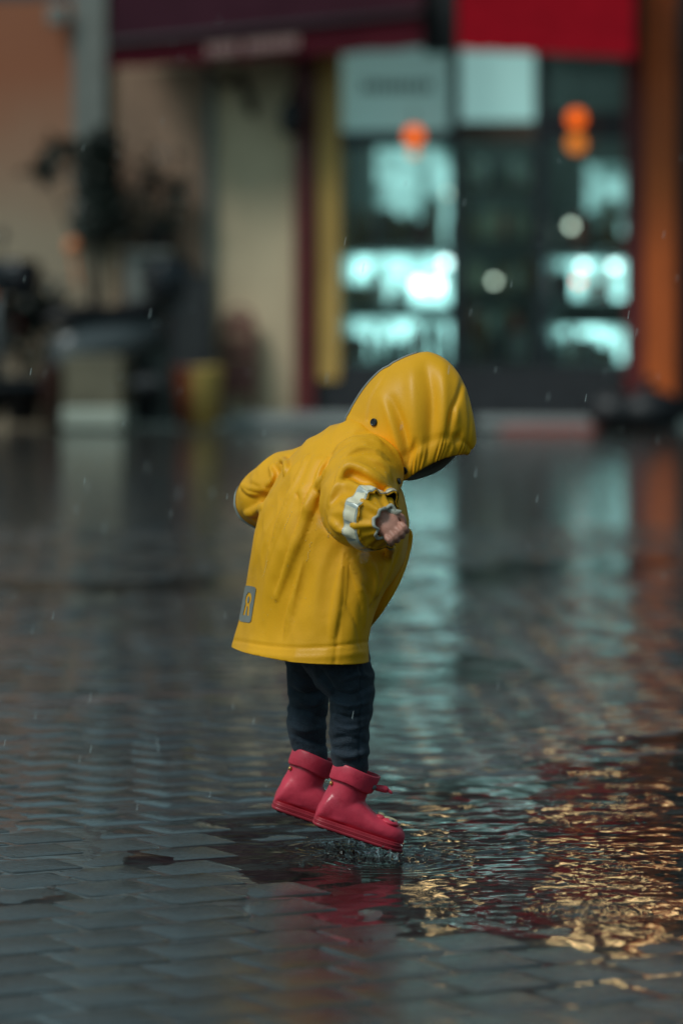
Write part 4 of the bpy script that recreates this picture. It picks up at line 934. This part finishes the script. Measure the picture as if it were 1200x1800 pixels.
# lamp bracket on the red jamb
o = froot('lantern_bracket', 'small black unlit wall lantern on the maroon jamb', 'wall lantern', None, tuple(F3(522, 200, .1)))
b = MB(); b.lathe([(.05, -.16), (.08, -.12), (.09, .02), (.03, .09), (.01, .12)], (-.02, -.12, 0), 12); b.build('lantern_body', M['black'], o, True)
b = MB(); b.tube([(-.02, -.12, .11), (-.02, -.08, .19), (-.03, 0.0, .17)], .018, 8); b.build('bracket', M['black'], o, True)

# building on the left
def warm_glow_wall():  # upper wall's warm glow put into the colour, fading to beige below
    m, t, bb = new_mat('wall_with_warm_glow'); L = t.links; bb.inputs['Roughness'].default_value = .85
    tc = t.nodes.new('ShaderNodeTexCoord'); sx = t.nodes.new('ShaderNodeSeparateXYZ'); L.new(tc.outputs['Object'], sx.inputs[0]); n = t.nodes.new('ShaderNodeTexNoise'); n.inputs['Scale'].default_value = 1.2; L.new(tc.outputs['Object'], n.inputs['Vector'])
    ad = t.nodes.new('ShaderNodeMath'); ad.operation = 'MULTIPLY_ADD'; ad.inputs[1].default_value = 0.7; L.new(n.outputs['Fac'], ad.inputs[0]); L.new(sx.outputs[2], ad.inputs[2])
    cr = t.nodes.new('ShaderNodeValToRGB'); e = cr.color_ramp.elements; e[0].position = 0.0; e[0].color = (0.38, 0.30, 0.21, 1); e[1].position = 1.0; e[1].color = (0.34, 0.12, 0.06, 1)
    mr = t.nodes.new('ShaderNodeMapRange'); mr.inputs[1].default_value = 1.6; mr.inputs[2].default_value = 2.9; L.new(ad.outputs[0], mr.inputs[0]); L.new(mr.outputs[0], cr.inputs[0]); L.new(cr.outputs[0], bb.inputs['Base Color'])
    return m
M['glow_wall'] = warm_glow_wall()
left = froot('left_building', 'beige rendered house wall at the left edge, warm terracotta glow painted in above', 'building')
b = MB(); fbox(b, -3200, 199, 20, 742, -0.5, -0.02); b.build('wall', M['glow_wall'], left)
b = MB(); fbox(b, -3200, 199, -150, 19, -0.5, -0.02); b.build('upper_wall', M['upper'], left)
b = MB(); fbox(b, 128, 186, -300, 420, -0.0, 0.10); b.build('pilaster', M['pipe'], left)
b = MB(); fbox(b, 204, 358, 122, 640, 0.002, 0.03); b.build('brown_panel', M['brownwall'], shop)  # flat brown panel set against the beige wall
b = MB(); fbox(b, 362, 376, 122, 640, 0.002, 0.05); b.build('panel_edge', M['pipe'], shop)
o = froot('wall_spotlight', 'pale grey unlit floodlight high on the left wall', 'floodlight', None, tuple(F3(104, 24, .12)))
b = MB(); b.box(-.07, .07, -.08, .06, -.09, .06, .02); b.build('housing', M['pipe'], o); b = MB(); b.tube([(0, .04, 0), (0, .13, .04)], .015, 8); b.build('arm', M['black'], o)

# step stones
b = MB(); fbox(b, 400, 640, 728, 745, 0.12, 0.75, .012, True); fthing('doorstep', b, M['stone'], 'pale wet stone step before the beige wall', 'step')
b = MB(); fbox(b, 836, 1042, 734, 758, 0.10, 0.60, .012, True); fthing('doorstep', b, M['stone'], 'pale stone step under the shop door', 'step')
b = MB(); b.box(fu(880, .95), fu(1045, .95), -1.05, -.62, -.02, .012, .004); fthing('doormat', b, mat('red_mat', (0.30, 0.05, 0.035), .7), 'red mat lying before the shop step', 'mat')
# bags on the right
for (x, y0, r, lab) in ((1080, 700, .22, 'black rubbish bag slumped by the orange column'), (1140, 692, .24, 'larger black rubbish bag at the right beside the slumped one')):
    b = MB(); c = F3(x, 744, .5); c[2] = 0; rr_ = random.Random(x); b.lathe([(r * .7, 0), (r, .08), (r * .95, .17), (r * .6, .24), (r * .15, .27), (r * .12, .30), (r * .25, .34)], c, 20)
    b.V = [tuple(np.array(v) + 0.015 * np.array(noise.noise_vector(Vector(v) * 9)) * (1 if v[2] > .01 else 0)) for v in b.V]; fthing('rubbish_bag', b, M['black'], lab, 'bag', 'black bags by the column', True)

# things before the left wall
b = MB(); cab = froot('utility_cabinet', 'pale grey utility cabinet standing against the wall behind the scooter', 'cabinet')
fbox(b, 222, 297, 448, 745, .05, .38, .012, True); b.build('cabinet_body', M['pipe'], cab); b = MB(); fbox(b, 217, 302, 440, 448, .03, .42, .006); b.build('cabinet_lid', M['pipe'], cab); b = MB(); fbox(b, 286, 291, 560, 585, .381, .40); b.build('handle', M['black'], cab)
sg = froot('sign_board', 'black framed chalkboard standing behind the ochre bucket', 'sign')
b = MB(); fbox(b, 305, 363, 490, 690, .50, .52); b.build('board', mat('chalk_slate', (.022, .024, .026), .6, var=.3, vscale=6), sg)
for q in ((298, 305, 482, 745, True), (363, 371, 482, 745, True), (305, 363, 482, 490, False), (305, 363, 690, 698, False)):
    b = MB(); fbox(b, q[0], q[1], q[2], q[3], .49, .53, 0, q[4]); b.build('frame_rail', M['black'], sg)
def pot(x0, x1, y0, wo, m, label, name='bucket', two=None):
    u0, u1 = fu(x0, wo), fu(x1, wo); r = (u1 - u0) / 2; z = fv((x0 + x1) / 2, y0, wo); o = froot(name, label, name.replace('_', ' '), None, ((u0 + u1) / 2, -wo, 0))
    b = MB(); b.lathe([(r * .78, 0), (r, z * .96)], n=28, cap1=False); b.build('side', m, o, True); b = MB(); b.lathe([(r, z * .94), (r * 1.06, z * .95), (r * 1.06, z), (r * .95, z), (r * .93, z * .9)], n=28, cap0=False, cap1=False); b.build('rim', m if two is None else two, o, True); b = MB(); b.lathe([(r * .93, z * .86), (r * .93, z * .88)], n=24); b.build('soil', M['soil'], o); return o, r, z
def two_sided():
    m, t, bb = new_mat('ochre_and_rust_glaze'); L = t.links; tc = t.nodes.new('ShaderNodeTexCoord'); sx = t.nodes.new('ShaderNodeSeparateXYZ'); L.new(tc.outputs['Object'], sx.inputs[0]); mr = t.nodes.new('ShaderNodeMapRange'); mr.inputs[1].default_value = -.03; mr.inputs[2].default_value = .03; L.new(sx.outputs[0], mr.inputs[0])
    cr = t.nodes.new('ShaderNodeValToRGB'); cr.color_ramp.elements[0].color = (.16, .035, .012, 1); cr.color_ramp.elements[1].color = (.80, .52, .14, 1); L.new(mr.outputs[0], cr.inputs[0]); L.new(cr.outputs[0], bb.inputs['Base Color']); bb.inputs['Roughness'].default_value = .5; return m
M['bucket'] = two_sided()
pot(306, 391, 645, .95, M['bucket'], 'rust and ochre flower bucket before the chalkboard')
b = MB(); fbox(b, 112, 214, 625, 716, .92, 1.28, .01); fthing('crate', b, mat('beige_crate', (.17, .15, .10), .8, var=.2), 'dull beige crate stacked on the pale one before the scooter', 'crate')
b = MB(); fbox(b, 108, 216, 717, 760, .90, 1.30, .02, True); fthing('crate', b, mat('foam_crate', (.46, .50, .42), .7), 'pale foam crate under the beige crate before the scooter', 'crate')
pot(72, 110, 642, 1.1, mat('brown_pot', (.075, .028, .02), .6, var=.2), 'brown plant pot beside the crates', 'plant_pot')
fb = froot('folded_chair', 'faded red round-backed folding chair leaning on the beige wall', 'chair')
def arc(xc, y0, y1, hw, wo): return [F3(xc - hw, y1, wo), F3(xc - hw, y0 + 40, wo), F3(xc - hw * .7, y0 + 10, wo), F3(xc, y0, wo), F3(xc + hw * .7, y0 + 10, wo), F3(xc + hw, y0 + 40, wo), F3(xc + hw, y1, wo)]
M['fadedred'] = mat('faded_red', (.22, .085, .07), .6, var=.2)
b = MB(); b.tube(arc(420, 540, 735, 27, .12), .016, 8); b.build('frame', M['fadedred'], fb, True)
for (ya, yb) in ((556, 585), (596, 622), (632, 690)):
    b = MB(); fbox(b, 397, 443, ya, yb, .10, .125); b.build('slat', M['fadedred'], fb)

# leafy things
M['leaf'] = mat('dark_leaf', (.018, .026, .020), .5, var=.4, vscale=3); M['bark'] = mat('bark', (.04, .03, .022), .8)
def plant(name, base_px, wo, potw, poty, blobs, label, cat, n=260, potm=None, z0=0.0):
    x = base_px; u = fu(x, wo); o = froot(name, label, cat, None, (u, -wo, z0)); r = potw / 2
    b = MB(); b.lathe([(r * .75, 0), (r, poty), (r * 1.08, poty), (r * 1.08, poty * 1.12), (r * .9, poty * 1.12), (r * .88, poty)], n=20); b.build('pot', potm or M['plinth'], o, True)
    tr_ = MB(); lf = MB(); rl = random.Random(name + label)
    for (bx, by, hx, hy, nn) in blobs:
        c = F3(bx, by, wo) - np.array((u, -wo, z0)); tr_.tube([(0, 0, poty), (c[0] * .3, 0, poty + (c[2] - poty) * .55), c], [.02, .014, .006], 7)
        for _ in range(nn):
            p = np.array([rl.gauss(0, .45) for _ in range(3)]); q = c + p * np.array((hx, hx, hy)); a = Vector((rl.uniform(-1, 1), rl.uniform(-1, 1), rl.uniform(-.6, 1))).normalized(); s = Vector((rl.uniform(-1, 1), rl.uniform(-1, 1), rl.uniform(-1, 1))).cross(a).normalized(); L_ = rl.uniform(.06, .12); W_ = L_ * .28
            q = Vector(q); lf.add([q, q + a * L_ * .5 + s * W_, q + a * L_, q + a * L_ * .5 - s * W_], [(0, 1, 2, 3)])
    tr_.build('stem', M['bark'], o, True); tag(lf.build('foliage', M['leaf'], o), kind='stuff')
plant('potted_shrub', 178, .35, .36, .40, ((178, 270, .15, .16, 240), (176, 330, .17, .2, 300), (184, 390, .18, .18, 260), (112, 262, .13, .06, 90), (80, 298, .10, .08, 90)), 'tall dark potted shrub with a side branch before the pilaster', 'shrub')
plant('potted_plant', 275, .22, .18, .12, ((285, 405, .12, .10, 90), (268, 310, .07, .2, 60), (310, 330, .07, .16, 40)), 'thin dark potted plant standing on the utility cabinet', 'plant', z0=fv(275, 440, .42))

plant('potted_plant', 40, .30, .30, .30, ((40, 560, .2, .2, 260), (80, 540, .16, .16, 160), (12, 590, .16, .2, 160)), 'low dark bushy plant at the wall behind the left scooters', 'plant')
# scooter: 3/4 view, front wheel to the left
M['scoot'] = mat('black_scooter_paint', (.012, .014, .02), .3, coat=.4); M['scootg'] = mat('grey_scooter_panel', (.11, .125, .13), .35, coat=.2); M['tyre'] = mat('tyre_rubber', (.012, .012, .013), .7); M['rim'] = mat('wheel_rim', (.2, .2, .2), .4, metal=.6); M['seat'] = mat('black_seat', (.010, .010, .013), .5)
def scooter(loc, rz, label):
    o = froot('parked_scooter', label, 'scooter', 'parked scooters', loc, rz)
    def P_(name, mb, m, par=None, sm=True): return mb.build(name, m, par or o, sm)
    for x in (-.62, .62):                                    # -x is the front
        b = MB(); n = 28; b.grid([[(x + (.19 + .055 * math.cos(a)) * math.cos(2 * math.pi * i / n), .05 * math.sin(a), .245 + (.19 + .055 * math.cos(a)) * math.sin(2 * math.pi * i / n)) for i in range(n)] for a in np.linspace(0, 2 * math.pi, 11)], False, False); wl = P_('wheel', b, M['tyre'])
        b = MB(); b.grid([[(x + r * math.cos(2 * math.pi * i / n), y, .245 + r * math.sin(2 * math.pi * i / n)) for i in range(n)] for r, y in ((.03, -.05), (.05, -.03), (.15, -.03), (.15, .03), (.05, .03), (.03, .05))]); P_('rim', b, M['rim'], wl)
    b = MB(); b.tube([(-.62, 0, .245), (-.50, 0, .55), (-.42, 0, .98)], [.035, .035, .03], 10); P_('fork', b, M['scoot'])
    b = MB(); b.tube(catmull([(-.86, 0, .36), (-.72, 0, .53), (-.55, 0, .55), (-.42, 0, .44)], 12), [.06] * 12, 10, True, .35, np.array((0, 0, 1.))); P_('front_mudguard', b, M['scoot'])
    b = MB(); b.grid([[(x + (-.03 if abs(y) < .1 else .03), y * wd, z) for y in (-.2, -.1, 0, .1, .2)] + [(x + .05, y * wd, z) for y in (.2, .1, 0, -.1, -.2)] for x, z, wd in ((-.42, .30, .75), (-.47, .5, 1.0), (-.50, .75, 1.05), (-.46, .95, .7))]); P_('leg_shield', b, M['scootg'])
    b = MB(); b.box(-.42, .10, -.17, .17, .26, .33, .03); P_('footboard', b, M['scoot'])
    b = MB(); b.grid([[(x, hw * math.cos(a), zc + hz * math.sin(a)) for a in np.linspace(0, 2 * math.pi, 16, endpoint=False)] for x, hw, zc, hz in ((.02, .13, .45, .18), (.2, .18, .52, .22), (.5, .18, .58, .19), (.8, .11, .66, .11), (.92, .04, .70, .05))]); P_('rear_body', b, M['scootg'])
    b = MB(); b.tube(catmull([(.02, 0, .76), (.25, 0, .80), (.5, 0, .79), (.82, 0, .86)], 14), [.06] + [.15] * 12 + [.08], 14, True, .4, np.array((0, 0, 1.))); P_('seat', b, M['seat'])
    b = MB(); b.box(-.55, -.32, -.14, .14, .93, 1.10, .05); hd = P_('headset', b, M['scoot']); b = MB(); b.ball((-.56, 0, 1.02), (.03, .08, .055), 10); P_('headlight', b, mat('headlight_glass', (.45, .75, .75), .1), hd)
    for s in (-1, 1):
        b = MB(); b.tube([(-.40, s * .12, 1.08), (-.34, s * .34, 1.06)], .02, 8); P_('handlebar', b, M['seat']); b = MB(); b.tube([(-.42, s * .16, 1.08), (-.46, s * .27, 1.30)], .008, 6); b.ball((-.46, s * .30, 1.34), (.015, .07, .05), 8); P_('mirror', b, M['seat'])
        b = MB(); b.ball((-.50, s * .20, .92), (.03, .03, .025), 8); P_('indicator', b, mat('orange_lens', (.8, .20, .05), .3))
    b = MB(); b.box(.78, 1.06, -.19, .19, .92, 1.18, .05); P_('top_box', b, M['scoot']); b = MB(); b.ball((.96, 0, .72), (.03, .07, .04), 8); P_('tail_light', b, mat('red_lens', (.4, .02, .02), .3))
    b = MB(); b.tube([(.25, -.14, .25), (.75, -.17, .30)], [.05, .06], 10); P_('exhaust', b, M['rim'])
    return o
scooter((fu(92, .8), -.95, 0), R(36), 'dark scooter with grey side panel parked before the potted shrub')
scooter((fu(-105, 1.3), -1.6, 0), R(66), 'dark scooter cut off by the left edge of the picture')
b = MB(); b.ball(F3(128, 433, .9), (.05, .05, .06), 12); b.tube([F3(128, 433, .9) + (0, 0, -.05), F3(138, 500, .9)], .012, 8); fthing('orange_marker', b, mat('orange_marker_ball', (.85, .26, .09), .5), 'small round orange marker above the scooter', 'marker', None, True)

# ------------------------------------------------------------------ splashes and rain
M['rain'] = mat('rain_water', (0.75, 0.85, 0.85), 0.2); M['rain'].node_tree.nodes['Principled BSDF'].inputs['Alpha'].default_value = 0.28
M['splash'] = thin_glass('splash_water', 0.04, (0.90, 0.92, 0.90), 1.60, bumps=((180, .6, (1, 1, .4)),))
def splash(cx, cy, hw, hh, seed, label):
    rs_ = random.Random(seed); b = MB(); n = 90; rows_ = []
    for j in range(7):
        g = j / 6; row = []
        for i in range(n):
            a = 2 * math.pi * i / n; hgt = hh * (0.45 + 0.55 * abs(noise.noise(Vector((math.cos(a) * 2.2, math.sin(a) * 2.2, seed)))) * 1.6) * (0.7 + 0.5 * abs(noise.noise(Vector((math.cos(a) * 7, math.sin(a) * 7, seed + 5)))))
            o_ = 1 + 0.22 * g * g + 0.10 * noise.noise(Vector((math.cos(a) * 4, math.sin(a) * 4, g * 2 + seed)))
            row.append((cx + math.cos(a) * hw * o_, cy + math.sin(a) * hw * .55 * o_, -.001 + hgt * g))
        rows_.append(row)
    b.grid(rows_, False, False); root = b.build('water_splash', M['splash'], None, True); tag(root, label, 'splash', 'splashes under the boots'); b = MB()
    for _ in range(220):
        a = rs_.uniform(0, 2 * math.pi); d = 1 + abs(rs_.gauss(0, .9)); b.ball((cx + math.cos(a) * hw * d, cy + math.sin(a) * hw * d, max(.0005, rs_.gauss(.005, .013))), rs_.uniform(.0006, .0021) * rs_.uniform(.5, 1), 4)
    tag(b.build('droplets', M['splash'], root, True), kind='stuff')
t_ = at(655, 1512, -.06); splash(t_[0], -.052, .038, .025, 3, 'small sheet of splashing water under the nearer boot toe')
t_ = at(572, 1480, .10); splash(t_[0] + .03, .10, .030, .015, 4, 'small splash of water under the farther boot')
rb = MB()
for (cx, cy, rad, amp, wl) in drops[2:]:
    if rng.random() < .40:
        hh = rng.uniform(.002, .006)
        for k in range(6):
            a = k * math.pi / 3 + rng.uniform(0, .5); rb.tube([(cx + math.cos(a) * .003, cy + math.sin(a) * .003, -.001), (cx + math.cos(a) * .0055, cy + math.sin(a) * .0055, hh)], [.0008, .0004], 5)
        rb.ball((cx, cy, hh * 1.7), .0010, 4)
tag(rb.build('rain_splashes', M['splash'], None, True), kind='stuff')
rd = MB()
for _ in range(170):
    y = rng.uniform(-2.0, 3.5); d = y - CAMY; x = rng.uniform(-.62, .62) * 1200 / 1200 * d / 6.0; z = rng.uniform(.05, 1.0) * d / 6
    L_ = rng.uniform(.007, .013); rd.tube([(x, y, z), (x + L_ * .18, y, z + L_)], [.0008, .0005], 6)
tag(rd.build('raindrops', M['rain'], None, True), kind='stuff')
